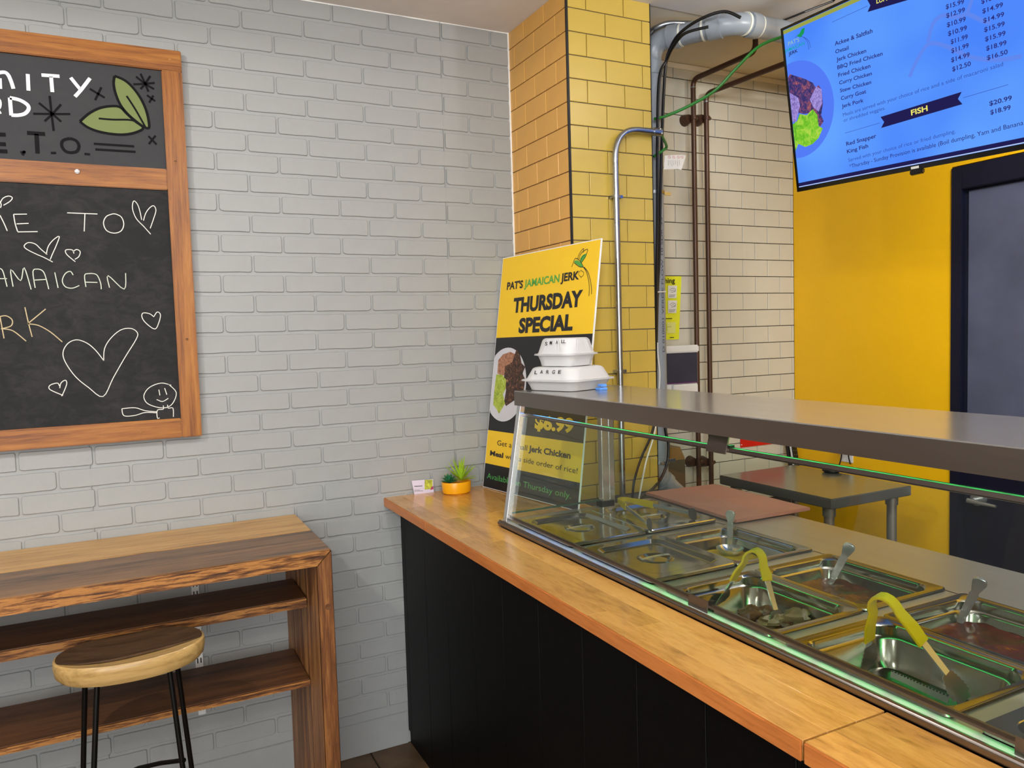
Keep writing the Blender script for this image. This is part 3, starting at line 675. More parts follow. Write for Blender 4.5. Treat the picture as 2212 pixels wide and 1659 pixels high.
part('footrest', MB().tube([fa, fa.lerp(fb, 0.5)+Vector((0, 0, 0.003)), fb, fb+(fb-fa)*0.6+Vector((0, 0, -0.02))], 0.006, 8), 'iron', st)

# ================================================================== COUNTER
ct = thing('serving_counter', (1.3, 1.35, 0), 'long black painted counter base under the wooden countertop', 'counter')
part('base_body', MB().box((0.885, -0.6, 0.0), (0.99, 2.694, 0.902)), 'black_board', ct, smooth=False)
ys = [2.694, 2.657, 2.447, 2.2505, 2.0386, 1.8412]
while ys[-1] > -0.5: ys.append(ys[-1]-0.204)
for i in range(len(ys)-1):
    part('plank', MB().box((0.87, ys[i+1]+0.0012, 0.05), (0.8865, ys[i]-0.0006, 0.902)), 'black_board', ct, bevel=0.0006, seg=1)
part('toe_kick', MB().box((0.876, -0.6, 0), (0.886, 2.694, 0.05)), 'black_board', ct, smooth=False)
# butcher block sections, each its own slab of staves
def slab(label, y0, y1, x0, x1, seams, jit):
    t = thing('countertop_section', ((x0+x1)/2, (y0+y1)/2, 0.905), label, 'countertop')
    xs = [x0]+seams+[x1]
    for i in range(len(xs)-1):
        a, b = xs[i], xs[i+1]
        # staggered staves
        cuts = [y1]
        yy = y1-random.uniform(0.10, 0.45)*jit
        while yy > y0+0.1: cuts.append(yy); yy -= random.uniform(0.28, 0.55)*jit
        cuts.append(y0)
        for j in range(len(cuts)-1):
            part('stave', MB().box((a+0.0002, cuts[j+1]+0.0002, 0.905), (b-0.0002, cuts[j]-0.0002, 0.935)), 'butcher', t, bevel=0.0004, seg=1)
    part('front_edge', MB().box((x0-0.0035, y0+0.0005, 0.904), (x0, y1-0.0005, 0.9345)), 'butcher_edge', t, bevel=0.0015, label='reddish sawn front edge')
    return t
slab('short butcher block countertop section at the brick wall under the poster', 2.2615, 2.696, 0.8135, 1.37, [0.877, 0.9685, 1.055, 1.14, 1.23, 1.31], 1.0)
sB = slab('long middle butcher block countertop section in front of the food wells', 0.757, 2.260, 0.8135, 0.982, [0.862, 0.921], 1.6)
part('stave', MB().box((0.983, 2.105, 0.905), (1.36, 2.260, 0.935)), 'butcher', sB, bevel=0.0006, seg=1)
slab('nearest butcher block countertop section beyond the dark joint', -0.6, 0.753, 0.8135, 0.982, [0.872, 0.93], 1.6)

# ================================================================== STEAM TABLE
ZU = 0.95; UY0 = 0.24; UY1 = 2.095
ut = thing('food_warmer', (1.36, 1.2, 0.0), 'stainless steel food warmer with glass guard and overshelf set into the counter', 'food warmer')
part('front_rim', MB().box((0.980, UY0, 0.9355), (0.994, UY1, 0.9535)), 'steel_edge', ut, bevel=0.0055, seg=3)
XF0, XF1, XB1 = 1.008, 1.2610, 1.5095
rows = [(2.020, 1.712), (1.664, 1.3635), (1.3175, 1.0145), (0.9805, 0.6745), (0.635, 0.33)]
part('front_ledge', MB().box((0.988, UY0, 0.945), (XF0+0.004, UY1, ZU+0.0003)), 'ledge_steel', ut, smooth=False)
top = MB().box((XB1-0.004, UY0, 0.945), (1.748, UY1, ZU))
edges = [UY1]+[v for r in rows for v in r]+[UY0]
for i in range(0, len(edges), 2): top.box((XF0, edges[i+1]-0.004, 0.945), (XB1, edges[i]+(0.004 if i else 0), ZU))
part('top_deck', top, 'steel', ut, smooth=False)
part('rear_apron', MB().box((1.738, UY0, 0.80), (1.748, UY1, 0.9449)).box((0.992, UY1-0.01, 0.80), (1.748, UY1, 0.9449)).box((0.992, UY0, 0.80), (1.748, UY0+0.01, 0.9449)), 'steel', ut, smooth=False)
part('cabinet_body', MB().box((0.995, UY0+0.02, 0.10), (1.72, UY1-0.02, 0.79)), 'steel', ut, smooth=False)
for (x, y) in ((1.05, UY0+0.08), (1.05, UY1-0.08), (1.67, UY0+0.08), (1.67, UY1-0.08)):
    part('leg', MB().tube([(x, y, 0), (x, y, 0.1)], 0.02, 12), 'steel', ut)
# overshelf
SX0, SX1 = 1.030, 1.362; SZ1 = 1.345; SZ0 = 1.3015
part('overshelf', MB().box((SX0, UY0, SZ1-0.004), (SX1, UY1-0.045, SZ1)).box((SX0, UY0, SZ0), (SX0+0.003, UY1-0.045, SZ1-0.003)).box((SX1-0.003, UY0, SZ0), (SX1, UY1-0.045, SZ1-0.003)).box((SX0, UY1-0.048, SZ0), (SX1, UY1-0.045, SZ1-0.003)).box((SX0, UY0, SZ0), (SX1, UY0+0.003, SZ1-0.003)), 'steel_flat', ut, bevel=0.0009, label='flat stainless overshelf')
part('overshelf_front', MB().box((SX0-0.001, UY0, SZ0), (SX0, UY1-0.045, SZ1-0.002)), 'steel_edge', ut, smooth=False)
# posts
for yy in (2.062, UY0+0.02):
    part('front_post', MB().prism([(0.990, yy-0.011, ZU), (1.006, yy-0.011, ZU), (1.066, yy-0.011, SZ0), (1.050, yy-0.011, SZ0)], (0, 0.022, 0)), 'chrome', ut, bevel=0.001)
    part('rear_post', MB().box((1.345, yy+0.004, ZU), (1.372, yy+0.028, SZ0)).box((1.372, yy+0.004, ZU), (1.392, yy+0.010, SZ0)), 'chrome', ut, bevel=0.001)
    part('post_foot', MB().box((1.338, yy-0.004, ZU), (1.385, yy+0.034, ZU+0.020)), 'black_trim', ut, bevel=0.002)
# glass guard: slanted front pane
def gx(z): return 1.0+(z-0.955)*(0.06/0.345)
gy0, gy1 = UY0+0.03, 2.058
th = 0.005
def pane(z0, z1, a, b, t=th): return MB().prism([(gx(z0), a, z0), (gx(z0)+t, a, z0), (gx(z1)+t, a, z1), (gx(z1), a, z1)], (0, b-a, 0))
part('front_pane', pane(0.965, 1.268, gy0, gy1), 'glass', ut, smooth=False, label='slanted front glass pane')
part('lower_rail', pane(0.9615, 0.9705, gy0, gy1, 0.005), 'steel_edge', ut, smooth=False)
part('upper_rail', pane(1.2655, 1.275, gy0, gy1, 0.011), 'steel_edge', ut, bevel=0.001)
part('rail_edge', MB().box((gx(1.276)+0.0088, gy0, 1.2751), (gx(1.276)+0.0100, gy1, 1.2755)), 'glass_edge_d', ut, smooth=False, label='green upper glass edge')
for yc in (1.197, 0.55):
    part('upper_bracket', MB().prism([(gx(1.262)-0.004, yc-0.029, 1.262), (gx(1.262)-0.001, yc-0.029, 1.262), (gx(SZ0)+0.004, yc-0.029, SZ0), (gx(SZ0), yc-0.029, SZ0)], (0, 0.058, 0)), 'steel_edge', ut, bevel=0.0006)
    part('bracket_pad', MB().box((gx(1.262)+0.002, yc-0.036, 1.266), (gx(1.262)+0.014, yc-0.029, 1.280)), 'black_trim', ut, smooth=False)
    part('lower_bracket', MB().prism([(0.9975, yc-0.029, 0.9505), (1.000, yc-0.029, 0.9505), (1.003, yc-0.029, 0.974), (1.0005, yc-0.029, 0.974)], (0, 0.058, 0)), 'steel_edge', ut, bevel=0.0006)
    part('bracket_pad', MB().box((1.002, yc-0.037, 0.958), (1.012, yc-0.029, 0.976)), 'black_trim', ut, smooth=False)
# end pane
part('end_pane', MB().prism([(1.014, UY1-0.022, 0.975), (1.340, UY1-0.022, 0.975), (1.340, UY1-0.022, 1.285), (1.066, UY1-0.022, 1.285)], (0, 0.005, 0)), 'glass', ut, smooth=False, label='trapezoid end glass pane')
part('end_pane_edge', MB().band([(1.018, UY1-0.019, 0.972), (1.340, UY1-0.019, 0.972)], (0, 1, 0), 0.006, 0.005).band([(1.012, UY1-0.019, 0.972), (1.064, UY1-0.019, 1.285)], (0, 1, 0), 0.006, 0.004).band([(1.064, UY1-0.019, 1.287), (1.340, UY1-0.019, 1.287)], (0, 1, 0), 0.006, 0.003), 'glass_edge_d', ut, smooth=False, label='dark green glass edges')
# light strip under the overshelf: a real lamp of coloured LED segments
M['led_b'] = glow('blue_led', (0.10, 0.38, 1.0, 1), 22); M['led_g'] = glow('green_led', (0.06, 1.0, 0.22, 1), 11); M['led_w'] = glow('pale_led', (0.45, 0.9, 0.8, 1), 9)
M['added_glow_b'] = glow('added_blue_glow', (0.06, 0.28, 1.0, 1), 3.5); M['added_glow_g'] = glow('added_green_glow', (0.05, 0.9, 0.16, 1), 6)  # glow colours of the added strip below the lower rail
led = part('light_strip', MB().box((1.074, UY0+0.02, 1.2995), (1.100, 2.03, 1.3015)), 'white_plastic', ut, smooth=False)
yy = 2.02
segs = ['led_b', 'led_b', 'led_w', 'led_b', 'led_g', 'led_w', 'led_g', 'led_g']+['led_g']*30
i = 0
while yy > UY0+0.08:
    m_ = segs[i]; i += 1
    part('glow_segment', MB().box((1.078, yy-0.050, 1.2960), (1.096, yy, 1.2994)), m_, led, smooth=False); yy -= 0.060

yy = 1.95  # glow strip added under the lower rail to tint the front ledge green
while yy > UY0+0.1:
    part('glow_segment', MB().box((1.0035, yy-0.055, 0.9602), (1.0062, yy, 0.9612)), 'added_glow_b' if yy > 1.45 else 'added_glow_g', ut, smooth=False); yy -= 0.07
# --- pans and lids
def lid(cx, cy, wx, wy, z, label):
    t = thing('pan_lid', (cx, cy, z), label, 'lid', 'solid steel lids on the food wells')
    R = lambda a, zz, r: rrect(cx, cy, wx-2*a, wy-2*a, r, z+zz, 6)
    C24 = lambda rad, zz: [Vector((cx+rad*math.cos(math.radians(90*k+15*(q+0.5))), cy+rad*math.sin(math.radians(90*k+15*(q+0.5))), z+zz)) for k in range(4) for q in range(6)]
    part('lid_plate', MB().loft([R(0.0, 0.0, 0.016), R(0, 0.006, 0.016), R(0.002, 0.0085, 0.016), R(0.024, 0.0085, 0.030), R(0.026, 0.0080, 0.030), R(0.0355, 0.0000, 0.026), R(0.037, -0.0004, 0.024), R(0.07, 0.0002, 0.022), C24(0.046, 0.0006), C24(0.043, 0.0020), C24(0.040, 0.0012), C24(0.030, -0.004), C24(0.014, -0.007), C24(0.004, -0.0075)], cap0=False), 'steel_lid', t, sharp=9)
    part('handle', MB().band([(cx-0.042, cy, z+0.0032), (cx-0.02, cy, z+0.0050), (cx+0.02, cy, z+0.0050), (cx+0.042, cy, z+0.0032)], (0, 1, 0), 0.009, 0.003), 'chrome', t, bevel=0.001)
    return t
def pan(cx, cy, wx, wy, z, depth, label, food=None, fz=-0.06, group='open half size food pans'):
    t = thing('food_pan', (cx, cy, z-depth), label, 'food pan', group)
    R = lambda a, zz, r: rrect(cx, cy, wx-2*a, wy-2*a, r, z+zz, 7)
    part('pan_shell', MB().loft([R(0.001, -0.004, 0.010), R(-0.001, -0.001, 0.012), R(0.0, 0.002, 0.012), R(0.003, 0.0025, 0.012), R(0.006, 0.001, 0.014), R(0.017, 0.0005, 0.030), R(0.020, -0.003, 0.036), R(0.021, -0.018, 0.036), R(0.024, -0.020, 0.036), R(0.027, -0.024, 0.036), R(0.034, -depth+0.012, 0.034), R(0.042, -depth, 0.03)], cap0=False), 'steel_pan', t)
    if food:
        f = 0.027+0.007*min(1, (-fz-0.024)/(depth-0.036))
        n = 26; vs = []; fs = []
        bx, by = wx-2*f+0.004, wy-2*f+0.004
        for i in range(n+1):
            for j in range(n+1):
                x = (i/n-0.5)*bx; y = (j/n-0.5)*by
                # squeeze into rounded corners
                rr = 0.03; ax, ay = abs(x)-(bx/2-rr), abs(y)-(by/2-rr)
                if ax > 0 and ay > 0:
                    d_ = math.hypot(ax, ay)
                    if d_ > rr: x = math.copysign(bx/2-rr+ax*rr/d_, x); y = math.copysign(by/2-rr+ay*rr/d_, y)
                h = 0.0022*math.sin(41*x+3*math.sin(33*y))*math.sin(37*y+1.3)+random.uniform(-0.0012, 0.0012)
                vs.append(Vector((cx+x, cy+y, z+fz+h)))
        for i in range(n):
            for j in range(n): a = i*(n+1)+j; fs.append((a, a+n+1, a+n+2, a+1))
        part('food', MB().add(vs, fs), food, t)
    return t
FX = (XF0+XF1)/2; WX = XF1-XF0-0.002; BXc = (XF1+XB1)/2; WB = XB1-XF1-0.002
yc = [(a+b)/2 for a, b in rows]; wy = [a-b for a, b in rows]
ZL = ZU+0.004
lid(FX, yc[0], WX, wy[0], ZL, 'steel lid on the front well nearest the poster and end glass')
lid(FX, yc[1], WX, wy[1], ZL, 'steel lid on the front well beside the yellow curry pan')
lid(BXc, yc[0], WB, wy[0], ZL, 'steel lid on the rear well with tongs lying across it')
pan(BXc, yc[1], WB, wy[1], ZL, 0.10, 'open pan of yellow curry with an upright ladle', 'curry', -0.052)
pan(BXc, yc[2], WB, wy[2], ZL, 0.10, 'open pan of reddish brown stew with a leaning spoon', 'stew', -0.042)
pan(BXc, yc[3], WB, wy[3], ZL, 0.10, 'open pan of dark red stew at the right with a leaning ladle', 'stew_dark', -0.038)
p3 = pan(FX, yc[2], WX, wy[2], ZL, 0.07, 'front pan with a few browned meat pieces and yellow handled tongs')
p4 = pan(FX, yc[3], WX, wy[3], ZL, 0.07, 'empty front pan with open tongs and a perforated strip')
lid(FX, yc[4], WX, wy[4], ZL, 'steel lid on the nearest front well, mostly past the lower right of the photo')
pan(BXc, yc[4], WB, wy[4], ZL, 0.10, 'open pan on the nearest rear well past the right edge', 'stew', -0.05)
# meat pieces
zb = ZL-0.068
def chunk(u, v, z, s, mat, label):
    c = onz(u, v, z); mb = MB().ball(c, s, 14, 10, (1.25, 0.9, 0.62), 0.26)
    tag(part('meat_piece', mb, mat, base=c), label, 'meat', 'meat pieces in the deep pan')
chunk(1622, 1326, zb+0.026, 0.024, 'meat', 'browned meat piece farthest left in the deep front pan')
chunk(1658, 1322, zb+0.030, 0.020, 'meat', 'upright browned meat piece behind the tong arm in the deep pan')
chunk(1672, 1342, zb+0.016, 0.026, 'meat2', 'pale meat piece under the tong arm in the deep front pan')
chunk(1722, 1336, zb+0.022, 0.028, 'meat2', 'large rounded meat piece at the right of the deep front pan')
chunk(1700, 1346, zb+0.014, 0.022, 'meat', 'dark meat piece at the near side of the deep front pan')
chunk(1640, 1338, zb+0.014, 0.020, 'meat', 'small dark meat piece low in the middle of the deep pan')
# perforated strip in p4
q0 = onz(1925, 1455, 0.893); q1 = onz(2050, 1512, 0.893)
ps = MB().band([q0, q1], (0.3, 0, 1), 0.012, 0.002)
o = tag(part('perforated_strip', ps, 'steel', base=q0), 'narrow perforated steel strip standing along the near wall of the empty pan', 'strip')
hm = MB()
for i in range(18):
    c = q0.lerp(q1, (i+0.5)/18); hm.ball(c+Vector((0, 0, 0.006)), 0.0018, 6, 4)
part('holes', hm, 'black_trim', o)

# --- tongs
def tongs(label, apex, tips, grip, spread_dir, width=0.016, head=0.034):
    """apex point, two tips; grip = fraction covered with yellow vinyl"""
    t = thing('tongs', apex, label, 'tongs')
    up = Vector(spread_dir).normalized()
    mid = ((tips[0]+tips[1])/2-apex).normalized()
    bow = MB(); A = []
    for k, tip in enumerate(tips):
        ax = (tip-apex); L = ax.length; d_ = ax.normalized()
        side = (d_-mid*d_.dot(mid)).normalized()
        sh = apex+mid*0.030+side*0.022
        A.append((sh, tip, side))
    # bow
    (s0, t0, e0), (s1, t1, e1) = A
    arc = [s0]
    for i in range(1, 8):
        a = math.pi*i/8; arc.append(apex+mid*0.030+e0*0.022*math.cos(a)-mid*0.030*math.sin(a)+e1*0.0)
    arc.append(s1)
    g0 = s0.lerp(t0, grip[0]); g1 = s1.lerp(t1, grip[1])
    part('grip', MB().band([g0, s0.lerp(g0, 0.5)+e0*0.002]+arc+[s1.lerp(g1, 0.5)+e1*0.002, g1], up, [width+0.004, width+0.005, width]+[width-0.001]*7+[width, width+0.005, width+0.004], 0.0052), 'tong_yellow', t, bevel=0.0012, label='yellow vinyl grip')
    for (g, tip, e) in ((g0, t0, e0), (g1, t1, e1)):
        d_ = (tip-g).normalized(); h0 = tip-d_*head
        part('arm', MB().band([g-d_*0.004, h0], up, [width*0.62, width*0.55], 0.0030), 'chrome', t, smooth=False)
        # scalloped head
        n = 7; vs = []; nn = d_.cross(up).normalized()
        rim0 = []; rim1 = []
        for i in range(n*2+1):
            f = i/(n*2); wv = width*0.5+0.010*math.sin(min(1, f*1.5)*math.pi/2)+(0.0018 if i % 2 else -0.0006)
            if f > 0.85: wv *= 0.75
            c = h0+d_*head*f-e*0.004*math.sin(f*math.pi/2)
            rim0.append(c+up*wv); rim1.append(c-up*wv)
        vs = rim0+rim1+[p-e*0.0015 for p in rim0]+[p-e*0.0015 for p in rim1]
        m_ = len(rim0); fs = []
        for i in range(m_-1):
            fs += [(i, i+1, m_+i+1, m_+i), (2*m_+i, 3*m_+i, 3*m_+i+1, 2*m_+i+1), (i, 2*m_+i, 2*m_+i+1, i+1), (m_+i, m_+i+1, 3*m_+i+1, 3*m_+i)]
        fs += [(0, m_, 3*m_, 2*m_), (m_-1, 3*m_-1, 4*m_-1, 2*m_-1)]
        part('scalloped_tip', MB().add(vs, fs), 'steel_edge', t, smooth=False)
    return t
tongs('yellow handled tongs lying open across the rear steel lid', onz(1342, 1079, ZL+0.028), [onz(1508, 1112, ZL+0.026), onz(1405, 1136, ZL+0.026)], (0.34, 0.22), (0, 0, 1))
ta = onz(1552, 1302, 0.912); tb = onz(1684, 1350, 0.900); ap = ony(1632, 1188, (ta.y+tb.y)/2+0.01)
tongs('yellow handled tongs standing in the deep pan of meat', ap, [ta, tb], (0.46, 0.26), (1.0, 0.12, 0.2), 0.022, 0.03)
ta = onz(1870, 1445, 0.912); tb = onz(2092, 1514, 0.905); ap = ony(1900, 1287, (ta.y+tb.y)/2+0.03)
tongs('yellow handled tongs straddling the empty deep pan at the lower right', ap, [ta, tb], (0.50, 0.36), (1.0, 0.05, 0.25), 0.022, 0.05)

# --- ladles / spoons
def spoon(label, bot, topp, bowl, name='ladle', hollow=False):
    t = thing(name, bot, label, 'ladle')
    d_ = (topp-bot).normalized(); sd = Vector((0.45, -0.89, 0)); 
    L = (topp-bot).length
    wd = [0.012, 0.015, 0.016, 0.017, 0.013, 0.020, 0.026, 0.024, 0.014]
    fr = [0, 0.3, 0.5, 0.66, 0.70, 0.80, 0.90, 0.96, 1.0]
    part('handle', MB().band([bot.lerp(topp, f) for f in fr], sd, wd, 0.0070), 'chrome', t, bevel=0.0016)
    if hollow: part('hanging_slot', MB().band([bot.lerp(topp, f)+(CAM-topp).normalized()*0.0032 for f in (0.80, 0.94)], sd, [0.005, 0.012], 0.0006), 'blue_plastic', t, smooth=False, label='blue tag in the handle loop')
    if bowl:
        c = bot; rings = [circ(c+Vector((0, 0, z)), r, 20) for r, z in ((0.010, -0.014), (0.026, -0.010), (0.034, 0.0), (0.037, 0.006), (0.035, 0.006), (0.030, 0.0), (0.012, -0.009))]
        part('bowl', MB().loft(rings), 'chrome', t)
lb = onz(1577, 1188, 0.912); spoon('polished steel ladle standing upright in the yellow curry', lb, onx(1578, 1103, lb.x), True)
lb = onz(1792, 1262, 0.912); spoon('shiny steel spoon leaning in the reddish brown stew', lb, onx(1838, 1175, lb.x+0.01), False)
lb = onz(2072, 1345, 0.916); spoon('shiny looped ladle leaning in the dark red stew at right', lb, onx(2121, 1250, lb.x+0.005), False, hollow=True)

# --- cutting board
bc = [onz(1394, 1069, 0.953), onz(1590, 1130, 0.953), onz(1751, 1103, 0.953), onz(1545, 1051, 0.953)]
tag(part('cutting_board', MB().prism(bc, (0, 0, 0.010)), 'board_pink', base=bc[0], bevel=0.002), 'rose brown plastic cutting board lying behind the wells on the steel deck', 'cutting board')

# ================================================================== TAKEOUT CONTAINERS
def clamshell(label, c, wx, wy, hb, hl, rot, word, A, B, T):
    t = thing('takeout_container', c, label, 'food container', 'white takeout containers on the overshelf')
    R_ = Matrix.Rotation(rot, 3, 'Z')
    def rr(sx, sy, r, z, rib=0.0):
        out = []
        base = rrect(0, 0, wx*sx, wy*sy, r, z, 5)
        n = len(base); dense = []
        for i in range(n):
            a = base[i]; b = base[(i+1) % n]; k = 13 if i % 5 == 4 else 1
            for j in range(k): dense.append(a.lerp(b, j/k))
        for i, p in enumerate(dense):
            q = Vector((p.x, p.y, 0)); s = 1-rib*(i % 2)/max(0.03, q.length)
            out.append(R_ @ Vector((p.x*s, p.y*s, p.z))+Vector(c))
        return out
    rb = 0.0020
    part('base', MB().loft([rr(0.74, 0.74, 0.02, 0), rr(0.80, 0.80, 0.03, 0.002), rr(0.85, 0.85, 0.03, hb*0.5, rb), rr(0.90, 0.90, 0.03, hb-0.004, rb), rr(0.91, 0.91, 0.03, hb-0.002), rr(1.0, 1.0, 0.03, hb-0.001), rr(1.0, 1.0, 0.03, hb+0.001), rr(0.9, 0.9, 0.03, hb+0.001)]), 'foam', t)
    part('lid', MB().loft([rr(0.99, 0.99, 0.03, hb+0.0015), rr(0.99, 0.99, 0.03, hb+0.0035), rr(0.91, 0.91, 0.03, hb+0.004), rr(0.89, 0.89, 0.03, hb+0.008, rb), rr(0.80, 0.80, 0.035, hb+hl*0.86, rb), rr(0.77, 0.77, 0.04, hb+hl*0.95), rr(0.72, 0.72, 0.04, hb+hl), rr(0.4, 0.4, 0.03, hb+hl)]), 'foam', t)
    part('closing_tab', MB().prism([R_ @ Vector(p)+Vector(c) for p in ((-wx*0.13, wy*0.5, hb), (wx*0.13, wy*0.5, hb), (wx*0.10, wy*0.5+0.016, hb), (-wx*0.10, wy*0.5+0.016, hb))], (0, 0, 0.0018)), 'foam', t)
    return t
import itertools
ROT = math.radians(20); CC = Vector((1.172, 1.975, SZ1)); HL = 0.070
cL = clamshell('large white takeout clamshell marked LARGE at the end of the steel overshelf', CC, 0.214, 0.214, 0.030, 0.039, ROT, 'LARGE', None, None, None)
CS = CC+Vector((-0.002, 0.004, HL))
cS = clamshell('small white takeout clamshell marked SMALL stacked on the large one', CS, 0.152, 0.152, 0.034, 0.049, ROT, 'SMALL', None, None, None)
def lid_plane(c, wx, hb, hl, rot):
    R3 = Matrix.Rotation(rot, 3, 'Z')
    return Plane(Vector(c)+R3 @ Vector((-wx*0.447, 0, hb+0.008)), R3 @ Vector((-(hl*0.86-0.008), 0, wx*0.045)))
pL = lid_plane(CC, 0.214, 0.030, 0.039, ROT); pS = lid_plane(CS, 0.152, 0.034, 0.049, ROT)
for ch, (u, v) in zip('LARGE', ((1154, 808), (1166, 807), (1179, 807), (1192, 807), (1205, 807))):
    text(ch, pL, (u, v), (u+6, v), (u, v-8), 'ink', cL, 0.01, 0.0024)
for ch, (u, v) in zip('SMALL', ((1177, 746), (1187, 744), (1200, 743), (1212, 741), (1217, 741))):
    text(ch, pS, (u, v), (u+5, v), (u, v-8), 'ink', cS, 0.01, 0.0030)
# blue clip
bcx = onz(1300, 842, SZ1)
clp = thing('blue_clip', bcx, 'translucent blue plastic clip with thin wire beside the large container', 'clip')
part('clip_body', MB().box(bcx+Vector((-0.016, -0.014, 0)), bcx+Vector((0.012, 0.012, 0.007))).box(bcx+Vector((-0.010, -0.014, 0.009)), bcx+Vector((0.010, 0.010, 0.017))), 'blue_plastic', clp, bevel=0.002)
part('wire', MB().tube([bcx+Vector((0.005, -0.005, 0.012)), ony(1330, 833, bcx.y), ony(1340, 832, bcx.y+0.02)], 0.0012, 6), 'galv', clp)

# ================================================================== POSTER
po = Vector((1.19221381, 2.67524692, 0.937)); pr = Vector((1.26372505, 2.09630443, 0.94324928)); pt = Vector((1.32022189, 2.70045805, 1.80778517))
pe = (pr-po); pu = (pt-po); PW = pe.length; PH = pu.length; pe.normalize(); pu.normalize()
pn = pe.cross(pu).normalized()
if pn.x > 0: pn = -pn
po = po+Vector((0, -0.01, -0.0005)); PP = Plane(po, pn)
ps_ = thing('poster_board', po+pe*PW/2, 'yellow and black Thursday special poster board leaning on the tiled column', 'poster')
def Q(s, t, off=0.0): return po+pe*s+pu*t+pn*off
part('foam_board', MB().prism([Q(0, 0), Q(PW, 0), Q(PW, PH), Q(0, PH)], -pn*0.005), 'poster_core', ps_, smooth=False, label='white foam core board')
def tv(u, v):      # height along poster of a pixel
    p = PP.at(u, v); return (p-po).dot(pu)
tA = (tv(1079, 729)+tv(1286, 721))/2; tB = (tv(1056.8, 928.5)+tv(1267.6, 959.7))/2; tC = (tv(1045.6, 998)+tv(1256.4, 1045.6))/2
e_ = 0.003
def pband(t0, t1, mat, lab): part('printed_band', MB().flat([Q(e_, t0, 0.0003), Q(PW-e_, t0, 0.0003), Q(PW-e_, t1, 0.0003), Q(e_, t1, 0.0003)]), mat, ps_, smooth=False, label=lab)
pband(tA, PH-e_, 'poster_yellow', 'yellow headline panel'); pband(tB, tA, 'poster_black', 'black middle panel'); pband(tC, tB, 'poster_yellow', 'yellow offer band'); pband(0.002, tC, 'poster_black', 'black bottom panel')
def sloc(u, v): p = PP.at(u, v); return ((p-po).dot(pe), (p-po).dot(pu))
def clipflat(name, pts, mat, off): 
    part(name, MB().flat([Q(min(max(s, e_), PW-e_), t, off) for s, t in pts]), mat, ps_, smooth=False)
s1, t1 = sloc(1094, 751); s2, t2 = sloc(1088, 911); cs, ct_ = (s1+s2)/2, (t1+t2)/2; cr = abs(t1-t2)/2
clipflat('printed_plate', [(cs+cr*math.cos(a*math.pi/24), ct_+cr*math.sin(a*math.pi/24)) for a in range(48)], 'plate_print', 0.0006)
def pxs(pts): return [sloc(1020+x/4.483, 740+y/4.483) for x, y in pts]
clipflat('printed_rice', pxs([(245, 300), (255, 170), (300, 115), (370, 90), (440, 120), (450, 200), (350, 300), (300, 320)]), 'p_rice', 0.0008)
clipflat('printed_meat', pxs([(320, 230), (390, 190), (432, 60), (465, 120), (480, 200), (515, 235), (490, 300), (515, 360), (500, 470), (460, 500), (410, 560), (330, 615), (310, 580), (330, 460), (310, 340)]), 'p_meat', 0.0009)
clipflat('printed_salad', pxs([(235, 310), (290, 310), (330, 360), (325, 450), (300, 500), (320, 590), (290, 640), (262, 690), (235, 640), (205, 600), (215, 480)]), 'p_salad', 0.0010)
c3 = lambda x, y: (1060+x/6.381, 500+y/6.381)
text("PAT'S", PP, c3(220, 803), c3(440, 775), c3(222, 697), 'poster_black', ps_, 0.035)
text('JAMAICAN', PP, c3(462, 769), c3(943, 695), c3(470, 660), 'poster_green', ps_, 0.025)
text('JERK', PP, c3(963, 690), c3(1215, 655), c3(970, 572), 'poster_black', ps_, 0.035)
text('THURSDAY', PP, c3(305, 1113), c3(1255, 1022), c3(305, 908), 'poster_black', ps_, 0.048)
text('SPECIAL', PP, c3(380, 1392), c3(1125, 1350), c3(382, 1185), 'poster_black', ps_, 0.048)
text('R', PP, c3(1300, 1640), c3(1345, 1637), c3(1300, 1570), 'poster_yellow', ps_, 0.02)
c4 = lambda x, y: (1020+x/4.483, 740+y/4.483)
text('$6.99', PP, c4(603, 828), c4(978, 868), c4(625, 695), 'poster_yellow', ps_, 0.05)
text('Get a small', PP, c4(240, 993), c4(530, 1047), c4(240, 940), 'poster_black', ps_)
text('Jerk Chicken', PP, c4(545, 1052), c4(950, 1125), c4(552, 990), 'poster_black', ps_, 0.034)
text('Meal', PP, c4(172, 1090), c4(298, 1117), c4(178, 1040), 'poster_black', ps_, 0.034)
text('with a side order of rice!', PP, c4(318, 1122), c4(1018, 1270), c4(320, 1072), 'poster_black', ps_)
text('Available on Thursday only.', PP, c4(142, 1313), c4(955, 1513), c4(150, 1258), 'poster_green2', ps_)
def pstroke(name, lines, wd, mat, off=0.0012, taper=False):
    mb = MB()
    for ln in lines: ribbon(mb, PP, [c3(*p) for p in ln], wd, off, taper=taper)
    part(name, mb, mat, ps_, smooth=False)
# hummingbird emblem
part('emblem_body', MB().flat([PP.at(*c3(*p), 0.0010) for p in ((1150, 405), (1195, 395), (1245, 430), (1275, 488), (1235, 485), (1190, 455), (1155, 430))]), 'poster_green', ps_, smooth=False)
part('emblem_wing', MB().flat([PP.at(*c3(*p), 0.0010) for p in ((1232, 420), (1235, 370), (1270, 325), (1325, 300), (1310, 350), (1280, 395), (1250, 430))]), 'poster_green', ps_, smooth=False)
pstroke('emblem_outline', [((1115, 490), (1135, 440), (1152, 390), (1170, 372), (1200, 380), (1245, 425), (1275, 485)), ((1150, 430), (1190, 465), (1235, 490), (1275, 490)),
    ((1198, 380), (1215, 320), (1245, 270), (1280, 235), (1275, 290)), ((1215, 385), (1235, 320), (1275, 275), (1335, 245), (1320, 310), (1290, 370), (1255, 425)),
    ((1235, 405), (1265, 350), (1300, 315))], 0.0022, 'poster_black')
pstroke('emblem_tail', [((1275, 488), (1320, 560), (1350, 680), (1360, 790), (1352, 890)), ((1285, 490), (1340, 560), (1370, 660), (1388, 770), (1390, 865))], 0.0026, 'poster_black')
